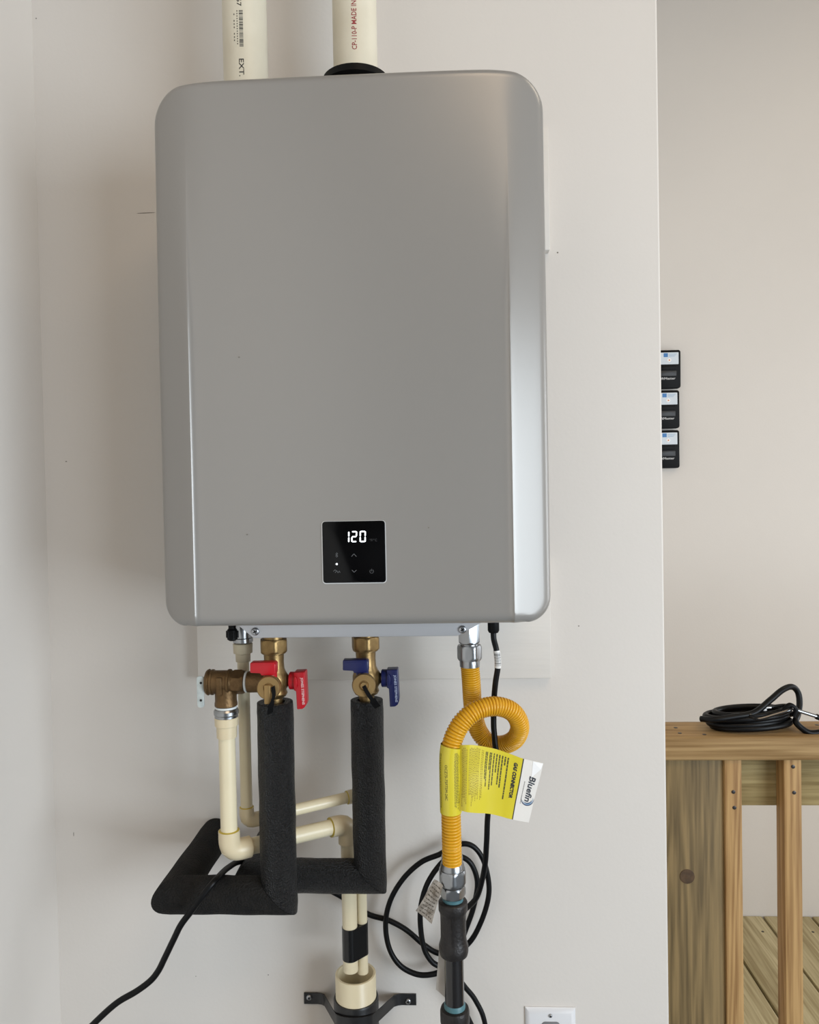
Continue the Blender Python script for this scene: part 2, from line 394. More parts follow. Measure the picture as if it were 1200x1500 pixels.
# vent collar on top
pc = at(520, 50, -.135); VX2 = pc.x; VX1 = at(359, 50, -.135).x; VY = -.135
ztop = at(519, 91.5, VY - .045).z
V, FC = g_lathe((VX2, VY, Z1 - .02), (0, 0, 1), [(.036, 0), (.036, ztop - Z1 + .005), (.045, ztop - Z1 + .0115), (.045, ztop - Z1 + .02), (.031, ztop - Z1 + .0205)], 40)
link('vent_collar', V, FC, M_black, heater)
# display panel
c0, c1 = at(474, 854, YFc), at(564, 762.5, YFc)
def rrect(x0, z0, x1, z1, r, n=5):
    P = []
    for cx, cz, a0 in ((x1 - r, z1 - r, 0), (x0 + r, z1 - r, 90), (x0 + r, z0 + r, 180), (x1 - r, z0 + r, 270)):
        for k in range(n + 1): a = math.radians(a0 + 90 * k / n); P.append((cx + r * math.cos(a), cz + r * math.sin(a)))
    return P
XZ = lambda a, b, d: Vector((a, d, b))
V, FC = g_prism(rrect(c0.x - .0011, c0.z - .0011, c1.x + .0009, c1.z + .0004, .0042), XZ, YFc + .002, YFc - .0008); panel = link('control_panel', V, FC, M_rim, heater, smooth=30)
V, FC = g_prism(rrect(c0.x, c0.z, c1.x, c1.z, .0036), XZ, YFc + .001, YFc - .0016, .0004); link('glass_face', V, FC, M_glass, panel, smooth=30)
YG = YFc - .0018
def pt(px, py): return at(px, py, YG)
def seg7(px0, py0, wd, ht, on):
    g = G(); o = pt(px0, py0); s = mm(1, YG); W, H, t, gp = wd * s, ht * s, 1.9 * s, .55 * s
    xl, xr_, zb, zm, zt_ = o.x, o.x + W, o.z - H, o.z - H / 2, o.z
    rects = dict(a=(xl + gp, zt_ - t, xr_ - gp, zt_), g=(xl + gp, zm - t / 2, xr_ - gp, zm + t / 2), d=(xl + gp, zb, xr_ - gp, zb + t),
                 f=(xl - t * .25, zm + gp, xl + t * .75, zt_ - gp), e=(xl - t * .25, zb + gp, xl + t * .75, zm - gp),
                 b=(xr_ - t * .75, zm + gp, xr_ + t * .25, zt_ - gp), c=(xr_ - t * .75, zb + gp, xr_ + t * .25, zm - gp))
    for k in on:
        x0, z0, x1, z1 = rects[k]; sh = lambda z: (z - zb) * .03
        c = min(x1 - x0, z1 - z0) * .35
        q = [(x0 + c, z0), (x1 - c, z0), (x1, z0 + c), (x1, z1 - c), (x1 - c, z1), (x0 + c, z1), (x0, z1 - c), (x0, z0 + c)]
        g.add(*g_prism([(a + sh(b), b) for a, b in q], XZ, YG, YG - .0003))
    g.put('digit', M_led, panel, smooth=0)
seg7(504, 778.5, 7.2, 16.3, 'bc'); seg7(514.8, 778, 7.6, 16.4, 'abged'); seg7(527, 777.7, 8.2, 16.6, 'abcdef')
c = pt(493.4, 826.3); V, FC = g_lathe(c, (0, -1, 0), [(.0012, 0), (.0012, .0003)], 14); link('indicator_light', V, FC, M_led, panel)
def strokes(name, lines, wpx, m=M_icon, parent=panel):
    g = G(); s = mm(1, YG) * wpx / 2
    for ln in lines:
        for a, b in zip(ln, ln[1:]):
            A, B = pt(*a), pt(*b); d = (B - A).normalized(); n = Vector((-d.z, 0, d.x)) * s; e = d * s * .5
            q = [A - e - n, B + e - n, B + e + n, A - e + n]; g.add(q + [v + Vector((0, -.00015, 0)) for v in q], [(0, 1, 2, 3), (4, 5, 6, 7), (0, 1, 5, 4), (1, 2, 6, 5), (2, 3, 7, 6), (3, 0, 4, 7)])
    return g.put(name, m, parent, smooth=0)
strokes('up_arrow_icon', [[(515.2, 815), (518.6, 811.3), (522, 815)]], .8)
strokes('down_arrow_icon', [[(515.8, 835), (519, 838.4), (522.2, 835)]], .8)
strokes('wireless_icon', [[(491.6, 811.2), (495, 814.6), (493.2, 816.4), (493.2, 809.4), (495, 811.2), (491.6, 814.6)]], .6)
strokes('power_icon', [[(544.6 + 2.7 * math.sin(a), 837 - 2.7 * math.cos(a)) for a in [.6 + (2 * math.pi - 1.2) * k / 12 for k in range(13)]], [(544.6, 833.6), (544.6, 836.8)]], .6)
strokes('mode_icon', [[(488.6, 837), (491, 834.4), (492.8, 836.6)], [(491, 839), (493.6, 836), (495.4, 839.2)], [(495.4, 839), (497, 836.2), (498.4, 838.6)]], .7)
g = G(); o = pt(541.5, 793); g.add(*text_on('°F/°C', .0042, flat(o, (1, 0, 0), (0, 0, 1)))); g.put('unit_lettering', mat('dim_print', (52, 53, 55), .5), panel, smooth=0)
# small black drain knob and cable gland under the body
g = G(); o = at(340.5, 934, -.205)
prof = [(.004, -.004), (.0068, -.002), (.0068, .010), (.005, .012), (.005, .016)]
g.add(*g_lathe(o, (0, 0, 1), prof, 12)); k0 = g.put('drain_knob', M_black, heater)
for k in range(6):
    a = k * math.pi / 3; c = o + Vector((math.cos(a) * .0068, math.sin(a) * .0068, 0)); V, FC = g_cyl(c, c + Vector((0, 0, .009)), .0016, 8); link('grip_rib', V, FC, M_black, k0)
o = at(723, 918, -.16); V, FC = g_lathe((o.x, o.y, o.z - .008), (0, 0, 1), [(.0062, 0), (.0078, .003), (.0078, .02)], 16); link('cord_gland', V, FC, M_black, heater)
V, FC = g_hex((at(687, 930, -.155).x, -.155, at(687, 941, -.155).z), (0, 0, 1), .0158, .035, .001); link('gas_inlet', V, FC, M_chrome, heater)
# silver condensate outlet
o = at(356, 941, -.165); V, FC = g_lathe(o, (0, 0, 1), [(.0115, 0), (.0135, .001), (.0135, .006), (.012, .007), (.012, .030)], 24); link('condensate_outlet', V, FC, M_chrome, heater)

# ------------------------------------------------------------------ vent pipes
def vent(cx, zb, label):
    o = thing('vent_pipe', (cx, VY, zb), label, 'pipe'); V, FC = g_lathe((cx, VY, zb), (0, 0, 1), [(.0302, 0), (.0302, ZC - zb)], 48)
    link('pipe', V, FC, M_pvc, o); return o
v1 = vent(VX1, Z1 + .0, 'white plastic vent pipe with black barcode and EXT lettering'); v2 = vent(VX2, Z1 + .03, 'white plastic vent pipe with red lettering rising from black collar')
RC = .0304
def th_of(px, cx, cy, r):                          # angle round a pipe whose surface point projects at px (pipe seen nearly head-on)
    p = at(px, 50, cy - r); base = math.atan2(cx - CAM.x, cy - CAM.y); x = (p.x - CAM.x) / (p.y - CAM.y) * (cy - CAM.y) - (cx - CAM.x)
    return math.asin(max(-.95, min(.95, x * math.cos(base) / r))) - base
def zat(px, py): return at(px, py, VY - .03).z
g = G(); g.add(*text_on('EXT.', .0092, on_cyl(VX1, VY, RC, th_of(349.8, VX1, VY, .03), zat(352, 86)), length=mm(25, VY), bold=.00012)); 
g.add(*text_on('67', .0085, on_cyl(VX1, VY, RC, th_of(348.5, VX1, VY, .03), zat(352, -3)), length=mm(11.5, VY), bold=.0001)); g.put('black_lettering', M_ink, v1, smooth=0, kind='stuff')
def cyl_rect(g, f, a0, a1, b0, b1): g.add([f(a0, b0), f(a1, b0), f(a1, b1), f(a0, b1)], [(0, 1, 2, 3)])
g = G(); f = on_cyl(VX1, VY, RC, th_of(351, VX1, VY, .03), zat(352, 15)); a = 0; L = mm(51, VY)
while a < L:
    wbar = random.choice((.0004, .0007, .0011)); cyl_rect(g, f, a, min(L, a + wbar), 0, .0052); a += wbar + random.choice((.0004, .0006, .001))
g.put('barcode', M_ink, v1, smooth=0)
g = G()
for px, n, y0, y1 in ((347.6, 15, 15, 68), (343.4, 9, 19, 60)):
    f = on_cyl(VX1, VY, RC, th_of(px, VX1, VY, .03), zat(352, y0)); L = mm(y1 - y0, VY)
    for k in range(n):
        if random.random() < .8: cyl_rect(g, f, L * k / n, L * (k + .5) / n, 0, .0014)
g.put('fine_print', M_ink2, v1, smooth=0)
g = G(); g.add(*text_on('CP-110-P MADE IN U.S.A.', .0095, on_cyl(VX2, VY, RC, th_of(522.5, VX2, VY, .03), zat(520, 72.5), down=False), length=mm(92, VY), bold=.0001)); g.put('red_lettering', M_redink, v2, smooth=0)

# ------------------------------------------------------------------ isolation valves
YH, YC = -.190, -.120
def valve(cx, cpx, Y, colname, Mh, Mtxt, label, dy, capx, tether):
    """cx world x of the vertical axis; dy: pixel shift of this valve against the hot one"""
    s = (Y + 1.2)
    Z = lambda py, YY=Y: at(cpx, py, YY).z
    o = thing('isolation_valve', (cx, Y, Z(1032 + dy)), label, 'valve')
    k = s / F                                      # metres per pixel at the valve's axis
    V, FC = g_hex((cx, Y, Z(955 + dy)), (0, 0, 1), 21.5 * k, Z(935.5 + dy) - Z(955 + dy), .0016, rot=.25); link('union_nut', V, FC, M_brass, o)
    V, FC = g_lathe((cx, Y, Z(957 + dy)), (0, 0, 1), [(17 * k, 0), (18.5 * k, .001), (18.5 * k, .004)], 28)
    g = G().add(V, FC)
    V, FC = g_cyl((cx, Y, Z(936 + dy)), (cx, Y, Z0 - .001), 15 * k, 24); g.add(V, FC)
    zz = [(1034, 11), (1022, 11.5), (1019, 17), (1015, 19), (1011, 17.5), (1007, 18.5), (1000, 20), (993, 20), (986, 18), (979, 15), (968, 14.5), (957, 15), (955, 15)]
    zb = Z(1034 + dy); g.add(*g_lathe((cx, Y, zb), (0, 0, 1), [(r * k, Z(y + dy) - zb) for y, r in zz], 32))
    # front port towards the room, slightly to the left and down
    pcn = at(cpx + capx[0], capx[1], Y - .055)
    A = Vector((cx - .003, Y, Z(1003 + dy))); d = (pcn - A); g.add(*g_lathe(A, d, [(15 * k, 0), (15 * k, d.length - .016), (17 * k, d.length - .015), (17 * k, d.length - .0105)], 28))
    # side port to the right for the lever spindle
    g.add(*g_lathe((cx, Y, Z(997 + dy)), (1, 0, 0), [(12 * k, 0), (12 * k, 18 * k), (9 * k, 20 * k), (6.5 * k, 22 * k), (6.5 * k, 30 * k)], 20))
    g.put('body', M_brass, o, smooth=40)
    # drain cap facing the camera
    dn = d.normalized(); B = A + dn * (d.length - .010)
    V, FC = g_lathe(B, dn, [(15.8 * k, 0), (16.4 * k, .0015), (16.4 * k, .007), (15.2 * k, .009), (7 * k, .0093), (6.2 * k, .0085), (5.6 * k, .0085), (5.2 * k, .0105), (4.4 * k, .0112)], 36)
    cap = link('drain_cap', V, FC, M_brasscap, o, smooth=40)
    T = B + dn * .011
    if tether:
        P = [T, T + Vector((.006, -.004, -.010)), T + Vector((.013, -.002, -.021)), T + Vector((.018, .004, -.030))]
    else:
        P = [T + Vector((.006, 0, .002)), T + Vector((.008, -.004, -.008)), T + Vector((.004, -.003, -.020)), T + Vector((.002, 0, -.032))]
    sp = spline(P, 6); g = G(); wv = Vector((.0023, 0, .0012)); th = Vector((0, .0010, 0)); n = len(sp)
    VV = []; 
    for i, p in enumerate(sp):
        ww = wv * (1 if i < n * .55 else 1.7); VV += [p - ww - th, p + ww - th, p + ww + th, p - ww + th]
    FF = [(i * 4 + j, i * 4 + (j + 1) % 4, i * 4 + 4 + (j + 1) % 4, i * 4 + 4 + j) for i in range(n - 1) for j in range(4)] + [(0, 1, 2, 3), (4 * n - 4, 4 * n - 3, 4 * n - 2, 4 * n - 1)]
    g.add(VV, FF).put('cap_tether', M_black, cap, smooth=0)
    if not tether:
        V, FC = g_box(T + Vector((-.0052, -.0016, -.020)), T + Vector((.0030, .0010, .004)), .0012, 2); link('cap_tab', V, FC, M_brasscap, cap)
    # side lever: hub and hanging blade
    ys = Y
    H = lambda px, py: (cx + (px - 402) * k, Z(py + dy))
    hx0, hz = H(424.5, 997); hx1 = H(440, 997)[0]
    g = G(); g.add(*g_lathe((hx0, ys, hz), (1, 0, 0), [(11.5 * k, 0), (13 * k, .001), (13 * k, hx1 - hx0)], 28))
    q = [H(*p) for p in ((433, 983), (449.5, 982.5), (451, 1028), (449, 1033), (445, 1036), (437, 1036.5), (436, 1010), (433, 1009))]
    g.add(*g_prism(q, XZ, ys - .0105, ys + .0105, .0012)); lv = g.put('lever', Mh, o, smooth=30)
    c = H(443.8, 990); f = flat((c[0] , ys - .0111, c[1]), (0.04, 0, -1), (1, 0, .04))
    g = G(); g.add(*text_on('JONES STEPHENS', .0046, f, length=40 * k, bold=.0001)); g.put('lettering', Mtxt, lv, smooth=0)
    g = G(); c = H(436, 997)
    el = [(c[0] + 2.7 * k * math.cos(t), c[1] + 9 * k * math.sin(t)) for t in [2 * math.pi * i / 20 for i in range(20)]]
    g.add(*g_prism(el, XZ, ys - .0134 + .0012, ys - .0125 - .0016, .0004)); g.put('raised_oval', Mh, lv, smooth=40)
    # front lever lies crosswise above the front port
    yl = Y - .036
    k2 = (yl + 1.2) / F
    px0 = cpx + (capx[0] + 9) ;
    Hf = lambda px, py: (at(cpx + px - 402, py + dy, yl).x, at(cpx, py + dy, yl).z)
    q = [Hf(*p) for p in ((369, 968.5), (403, 968), (406, 971), (406, 985), (402, 987), (385, 987), (384, 984), (369, 983))]
    g = G(); g.add(*g_prism(q, XZ, yl - .010, yl + .006, .0012))
    a0 = Hf(396, 989); g.add(*g_lathe((a0[0], yl + .002, a0[1] - .003), (0, 0, 1), [(9.5 * k2, 0), (9.8 * k2, .010)], 24))
    g.add(*g_prism([Hf(*p) for p in ((371, 970.5), (401, 970.2), (401, 971.6), (371, 972))], XZ, yl - .0106, yl - .009))
    g.put('drain_lever', Mh, o, smooth=30)
    return o
hcx, ccx = at(402, 990, YH).x, at(536.5, 990, YC).x
valve(hcx, 402, YH, 'red', M_red, M_white, 'brass isolation valve with two red plastic levers', 0, (-9, 1008), False)
valve(ccx, 536.5, YC, 'blue', M_blue, M_whiteb, 'brass isolation valve with two dark blue plastic levers', -3.5, (-3.5, 1004.5), True)

# ------------------------------------------------------------------ foam pipe insulation
def insulation(name_label, top, bot, r, leftx, yback, Y, dusty):
    # vertical run, mitred corner, run to the left, mitred corner, run back into the wall
    o = thing('pipe_insulation', bot, name_label, 'pipe insulation')
    top, bot = Vector(top), Vector(bot); cl = Vector((leftx, Y, bot.z)); bk = Vector((leftx, yback, bot.z))
    def mitre(a, b, cut_a, cut_b, m, n=14, wall=True):
        d = (b - a).normalized(); L = (b - a).length; ax, u, v = frame_of(d); V = []; FC = []; seg = 32
        for i in range(n + 1):
            for k in range(seg):
                t = 2 * math.pi * k / seg; wob = 1 + .012 * math.sin(3 * t + i * .7) + .01 * math.sin(i * 1.3 + k)
                rr = r * wob if 0 < i < n else r
                if i in (0, n): rr = r * .985
                off = (u * math.cos(t) + v * math.sin(t)) * rr
                s0 = cut_a(off); s1 = L + cut_b(off)
                V.append(a + off + ax * (s0 + (s1 - s0) * i / n))
        for i in range(n):
            for k in range(seg): FC.append((i * seg + k, i * seg + (k + 1) % seg, (i + 1) * seg + (k + 1) % seg, (i + 1) * seg + k))
        for base, s in ((0, cut_a), (n * seg, cut_b)):      # inset end rings keep the split joint visible
            c = len(V); V.append(sum((V[base + k] for k in range(seg)), Vector()) / seg + (ax * (.004 if base == 0 else -.004)))
            FC += [(base + k, base + (k + 1) % seg, c) for k in range(seg)]
        return link('foam_sleeve', V, FC, m, o, smooth=60)
    zero = lambda off: 0
    # vertical going down: mitre plane with the left run: along -z, outer side is +x
    mitre(top, bot, zero, lambda off: off.x * 1.0 - .0004, M_foam, 22)
    mitre(bot, cl, lambda off: off.z + .0004, lambda off: -off.y * 1.0 - .0004, M_foamd if dusty else M_foam, 16)
    mitre(cl, bk, lambda off: off.x * 1.0 + .0004, zero, M_foamd if dusty else M_foam, 12)
    # rim of the cut end at the top
    V, FC = g_lathe(top + Vector((0, 0, -.004)), (0, 0, 1), [(r * .55, 0), (r * .55, .0035), (r * .62, .0045), (r * .93, .0045), (r * .985, .003), (r * .985, 0)], 32, cap=False)
    link('cut_end', V, FC, M_foam, o, smooth=60)
    return o
ht, hb = at(406, 1029, YH), at(411.5, 1311, YH); hx = (ht.x + hb.x) / 2
insulation('black foam pipe insulation below the red-levered valve, turning left into the wall', (hcx - .0, YH, at(406, 1028, YH).z), (hcx, YH, hb.z), .0240, at(256, 1311, YH).x, -.001, YH, True)
ct, cb = at(541, 1026, YC), at(546, 1283, YC)
insulation('black foam pipe insulation below the blue-levered valve, running left behind the other', (ccx, YC, at(541, 1025, YC).z), (ccx, YC, cb.z), .0232, at(371, 1283, YC).x, -.001, YC, False)

# ------------------------------------------------------------------ pressure relief valve
YV = YH
zc = at(330, 999, YV).z; kv = (YV + 1.2) / F
rv = thing('relief_valve', (at(330, 999, YV).x, YV, at(330, 1036, YV).z), 'brown brass pressure relief valve left of the red-levered valve', 'valve')
X = lambda px, Y=YV: at(px, 1000, Y).x
g = G()
x0 = X(303); prof = [(303.3, 14), (303.6, 18), (306.5, 19.5), (307.5, 18), (309, 17.6), (310.5, 19), (313, 19), (314, 17.4), (334, 17.4), (335, 19), (338, 19), (339, 17), (341, 16)]
g.add(*g_lathe((x0, YV, zc), (1, 0, 0), [(r * kv, X(p) - x0) for p, r in prof], 32))
zb = at(330, 1034, YV).z; xn = X(330.5)
g.add(*g_lathe((xn, YV, zb), (0, 0, 1), [(15 * kv, 0), (16.8 * kv, .001), (16.8 * kv, .004), (16 * kv, .0075), (16 * kv, zc - zb)], 30))
g.add(*g_box((X(321.5), YV - 18.6 * kv, at(325, 1015, YV).z), (X(330), YV - 10 * kv, at(325, 989, YV).z), .001))
g.put('body', M_brassd, rv, smooth=40)
V, FC = g_hex((X(340), YV, zc), (1, 0, 0), 18 * kv, X(359) - X(340), .0022, rot=0.0); link('hex_nut', V, FC, M_brassd, rv)
V, FC = g_lathe((X(359), YV, zc), (1, 0, 0), [(14 * kv, 0), (15.3 * kv, .001), (15.3 * kv, .003), (14 * kv, .004)], 28); link('thread_tape', V, FC, M_ptfe, rv)
V, FC = g_lathe((X(362.5), YV, zc), (1, 0, 0), [(13 * kv, 0), (15.5 * kv, .001), (15.8 * kv, .004), (15.5 * kv, X(392) - X(362.5))], 28); link('inlet_collar', V, FC, M_brassd, rv)
lp = rrect(at(289.3, 1036, YV - .01).x, at(294, 1036.5, YV - .01).z, at(299.7, 1036, YV - .01).x, at(294, 990.5, YV - .01).z, .0038)
V, FC = g_prism(lp, XZ, YV - .0108, YV - .009, .0004); lev = link('test_lever', V, FC, mat('galvanised_steel', (196, 204, 202), .45, metal=.2, mscale=120, col2=(170, 178, 178)), rv, smooth=30)
for py in (1000.5, 1026): 
    c = at(294.3, py, YV - .0112); V, FC = g_lathe(c, (0, 1, 0), [(.0017, 0), (.0014, .0006)], 12); link('hole', V, FC, M_slot, lev)
V, FC = g_lathe((at(299, 1000, YV).x - .001, YV, zc - .001), (1, 0, 0), [(.0045, -.004), (.0085, .001), (.0095, .004), (.0095, .006)], 20); link('spring_boss', V, FC, mat('dull_grey_metal', (130, 138, 138), .4, metal=.8), rv)

# ------------------------------------------------------------------ relief discharge pipe (cream plastic)
kr = (YV + 1.2) / F
rp = thing('discharge_pipe', (xn, YV, 1.0), 'cream plastic pipe from the relief valve down to the drain', 'pipe')
z = lambda py, px=332, Y=YV: at(px, py, Y).z
V, FC = g_lathe((xn, YV, z(1037.5)), (0, 0, 1), [(15 * kr, 0), (16 * kr, .0006), (15.5 * kr, .003)], 28); link('thread_tape', V, FC, M_ptfe, rp)
V, FC = g_lathe((xn, YV, z(1050)), (0, 0, 1), [(17.2 * kr, 0), (17.2 * kr, .003), (18.3 * kr, .0045), (18.3 * kr, z(1040.5) - z(1050)), (16.5 * kr, z(1037.5) - z(1050))], 30); link('metal_insert', V, FC, M_chrome, rp, smooth=30)
V, FC = g_lathe((xn, YV, z(1080)), (0, 0, 1), [(12.5 * kr, 0), (14.8 * kr, .0004), (15.2 * kr, z(1063) - z(1080)), (17.2 * kr, z(1062) - z(1080)), (17.6 * kr, z(1051) - z(1080)), (16.8 * kr, z(1050) - z(1080))], 30); link('adapter', V, FC, M_cpvcf, rp, smooth=30)
def run(parent, A, Cn, D, E, r, re, name='pipe'):
    """A top, Cn first elbow corner, D second elbow corner, E lower end"""
    A, Cn, D, E = map(Vector, (A, Cn, D, E)); L = re * 2.0
    def fit(P, a, b):                              # elbow fitting between directions
        da, db = (a - P).normalized(), (b - P).normalized(); path = bend(P + da * L, P, P + db * L, re * 1.15, 10); n = len(path)
        R = [re] * n; V, FC = g_tube(path, R, 24); e = link('elbow', V, FC, M_cpvcf, parent, smooth=40)
        for dd in (da, db):
            V, FC = g_lathe(P + dd * L, dd, [(re * .99, -.0002), (r * 1.06, .0009)], 24); link('glue_ring', V, FC, M_glue, e)
    for a, b in ((A, Cn), (Cn, D), (D, E)): V, FC = g_cyl(a, b, r, 28); link(name, V, FC, M_cpvc, parent)
    fit(Cn, A, D); fit(D, Cn, E)
C1 = Vector((xn, YV, at(334, 1247, YV).z)); Y2 = -.085
D1 = at(509.5, 1206, Y2); E1 = Vector((D1.x, D1.y, at(511, 1421, Y2).z))
run(rp, (xn, YV, z(1079)), C1, D1, E1, .0110, .0142)
# condensate pipe
YK = -.160; xk = at(357, 1000, YK).x; kk = (YK + 1.2) / F
cp = thing('condensate_pipe', (xk, YK, 1.0), 'thinner cream plastic pipe behind the relief valve, ending in the drain', 'pipe')
z = lambda py: at(357, py, YK).z
V, FC = g_lathe((xk, YK, z(969)), (0, 0, 1), [(9 * kk, 0), (10.8 * kk, .0004), (11 * kk, z(957) - z(969)), (14 * kk, z(956) - z(969)), (14.4 * kk, z(943) - z(969)), (13.5 * kk, z(942) - z(969))], 28); link('adapter', V, FC, mat('aged_cream_fitting', (196, 184, 156), .4), cp, smooth=30)
C2 = Vector((xk, YK, at(361, 1203, YK).z)); Y3 = -.072
D2 = at(526.5, 1164, Y3); E2 = Vector((D2.x, D2.y, at(529, 1424, Y3).z))
run(cp, (xk, YK, z(969)), C2, D2, E2, .0080, .0100)
# black tape joining both pipes
zt_, zb_ = at(520, 1349, -.07).z, at(520, 1395, -.07).z
R1, R2 = .0118, .0088; pts = []
a1 = math.atan2(D2.y - D1.y, D2.x - D1.x)
for k in range(13): t = a1 + math.pi / 2 + math.pi * k / 12; pts.append((D1.x + R1 * math.cos(t), D1.y + R1 * math.sin(t)))
for k in range(13): t = a1 - math.pi / 2 + math.pi * k / 12; pts.append((D2.x + R2 * math.cos(t), D2.y + R2 * math.sin(t)))
V, FC = g_prism(pts, lambda a, b, d: Vector((a, b, d)), zb_, zt_); tp = link('tape_wrap', V, FC, M_tape, None, smooth=40); tag(tp, 'band of glossy black tape holding two cream pipes together', 'tape')

# ------------------------------------------------------------------ drain standpipe and its strap
SY = -.066; sc0 = at(521, 1425, SY); SX = sc0.x; SZ = sc0.z
sp_ = thing('drain_standpipe', (SX, SY, .4), 'open cream drain pipe standing in a black rubber coupling', 'pipe')
V, FC = g_lathe((SX, SY, .42), (0, 0, 1), [(.0302, 0), (.0304, SZ - .42 - .001), (.0296, SZ - .42), (.0268, SZ - .42), (.0262, SZ - .42 - .001), (.0262, SZ - .42 - .09)], 48, cap=False); link('pipe', V, FC, M_cpvc, sp_, smooth=40)
V, FC = g_lathe((SX, SY, SZ - .092), (0, 0, 1), [(.0262, 0), (0.0001, .0)], 32, cap=False); link('pipe_bottom', V, FC, M_slot, sp_)
zc_ = at(521, 1478, SY - .03).z
V, FC = g_lathe((SX, SY, zc_ - .10), (0, 0, 1), [(.033, 0), (.035, .002), (.035, .05), (.0335, .052), (.0335, .097), (.0325, .1), (.0304, .1)], 48); link('rubber_coupling', V, FC, M_rubber, sp_, smooth=40)
zs = at(455, 1461.5, 0).z
st = thing('pipe_strap', (SX, 0, zs - .009), 'black steel strap screwed to the wall around the drain pipe', 'strap')
xl0, xl1, xr1, xr0 = at(446, 1462, 0).x, at(466, 1462, 0).x, at(589, 1466, 0).x, at(610, 1466, 0).x
R = .0365; P = [(xl0, -.002), (xl1, -.002), (xl1 + .006, -.004), (xl1 + .012, -.010)]
P += [(SX - R * math.cos(t), SY - R * math.sin(t)) for t in [.72 + (math.pi - 1.44) * k / 14 for k in range(15)]]
P += [(xr1 - .012, -.010), (xr1 - .006, -.004), (xr1, -.002), (xr0, -.002)]
V = []; hw = .0088; drop = lambda y: .30 * (-y)
for x, y in P: V += [(x, y - .0010, zs - hw + drop(y)), (x, y - .0010, zs + hw + drop(y)), (x, y + .0010, zs + hw + drop(y)), (x, y + .0010, zs - hw + drop(y))]
n = len(P); FC = [(i * 4 + j, i * 4 + (j + 1) % 4, i * 4 + 4 + (j + 1) % 4, i * 4 + 4 + j) for i in range(n - 1) for j in range(4)] + [(0, 1, 2, 3), (4 * n - 4, 4 * n - 3, 4 * n - 2, 4 * n - 1)]
link('band', V, FC, M_strap, st, smooth=40)
pan_screw(453, 1461, -.003, .0045, st); pan_screw(598, 1466.5, -.003, .0045, st)

# ------------------------------------------------------------------ gas connector
YGs = -.155
gx = at(688, 960, YGs).x; kg = (YGs + 1.2) / F
gc = thing('gas_connector', (gx, YGs, 1.2), 'looped yellow corrugated gas hose with a yellow warning tag', 'gas hose')
z = lambda py, Y=YGs: at(688, py, Y).z
V, FC = g_hex((gx, YGs, z(966.5)), (0, 0, 1), 18.5 * kg, z(944.5) - z(966.5), .0022, rot=.12); link('upper_nut', V, FC, M_chrome, gc)
V, FC = g_lathe((gx, YGs, z(976.5)), (0, 0, 1), [(12 * kg, 0), (14.6 * kg, .0003), (15 * kg, z(967) - z(976.5)), (13 * kg, z(943) - z(976.5))], 30); link('upper_collar', V, FC, M_chrome, gc, smooth=30)
hp = [(688.5, 974, -.155), (690.5, 1000, -.150), (692, 1025, -.140), (694.5, 1048, -.128), (702, 1072, -.122), (717, 1088, -.125), (737, 1091, -.136), (755, 1082, -.150), (761.5, 1063, -.166), (751, 1043, -.180),
      (727, 1034.5, -.190), (700, 1040, -.198), (679, 1056, -.203), (665.5, 1079, -.206), (660, 1105, -.207), (660, 1150, -.206), (661, 1200, -.203), (662.5, 1264, -.198)]
path = resample(spline([at(*p) for p in hp], 24), .00052); per = .0031
RR = []; ph = 0.
for i in range(len(path)):
    ph += .00052 / (.0031 + .0012 * i / len(path)); q = abs((ph % 1.0) - .5) * 2
    RR.append(.0129 - .0022 * (q ** 3))
V, FC = g_tube(path, RR, 22); link('corrugated_hose', V, FC, M_yel, gc, smooth=60)
# wrap-round sleeve label
def closest(py): return min(path, key=lambda p: abs(p.z - py) + (10 if p.y > -.19 else 0))
pa_, pb_ = closest(at(660, 1092, -.207).z), closest(at(660, 1190, -.205).z); SP = path[path.index(pa_):path.index(pb_) + 1:6]
SL = (len(SP) - 1) * .00052 * 6; SR = .0143
V, FC = g_tube(SP, SR, 40, cap=False); V2, F2 = g_tube(SP, .0129, 40, cap=False); g = G().add(V, FC).add(V2, F2); n2 = len(V)
for b0 in (0, n2 - 40): g.add([], [(b0 + k, b0 + (k + 1) % 40, n2 + b0 + (k + 1) % 40, n2 + b0 + k) for k in range(40)]) if False else None
sleeve = g.put('label_sleeve', M_tagy, gc, smooth=50)
def slv(th0, a0):
    def f(s_, t):
        th = th0 + t / SR; x = max(0, min(.9999, (s_ + a0) / SL)) * (len(SP) - 1); i = int(x); c = SP[i].lerp(SP[i + 1], x - i); return c + Vector((math.sin(th), -math.cos(th), 0)) * (SR + .00025)
    return f
g = G(); g.add(*text_on('OCZ75-75F75M-24C', .0050, slv(-.50, .021), length=mm(53, -.21))); 
g.put('lettering', M_ink, sleeve, smooth=0)
g = G()
for th0, s0, s1, hgt in ((-1.25, .008, .082, .0012), (-1.05, .008, .08, .0012), (.38, .006, .075, .0007), (.48, .006, .078, .0007), (.58, .006, .07, .0007), (.68, .008, .078, .0007), (.78, .010, .07, .0007)):
    s = s0; ff = slv(th0, 0)
    while s < s1:
        l = random.uniform(.0012, .004); cyl_rect(g, ff, s, s + l, 0, hgt); s += l + .0009
g.put('fine_print', mat('olive_ink', (120, 110, 40), .6), sleeve, smooth=0)
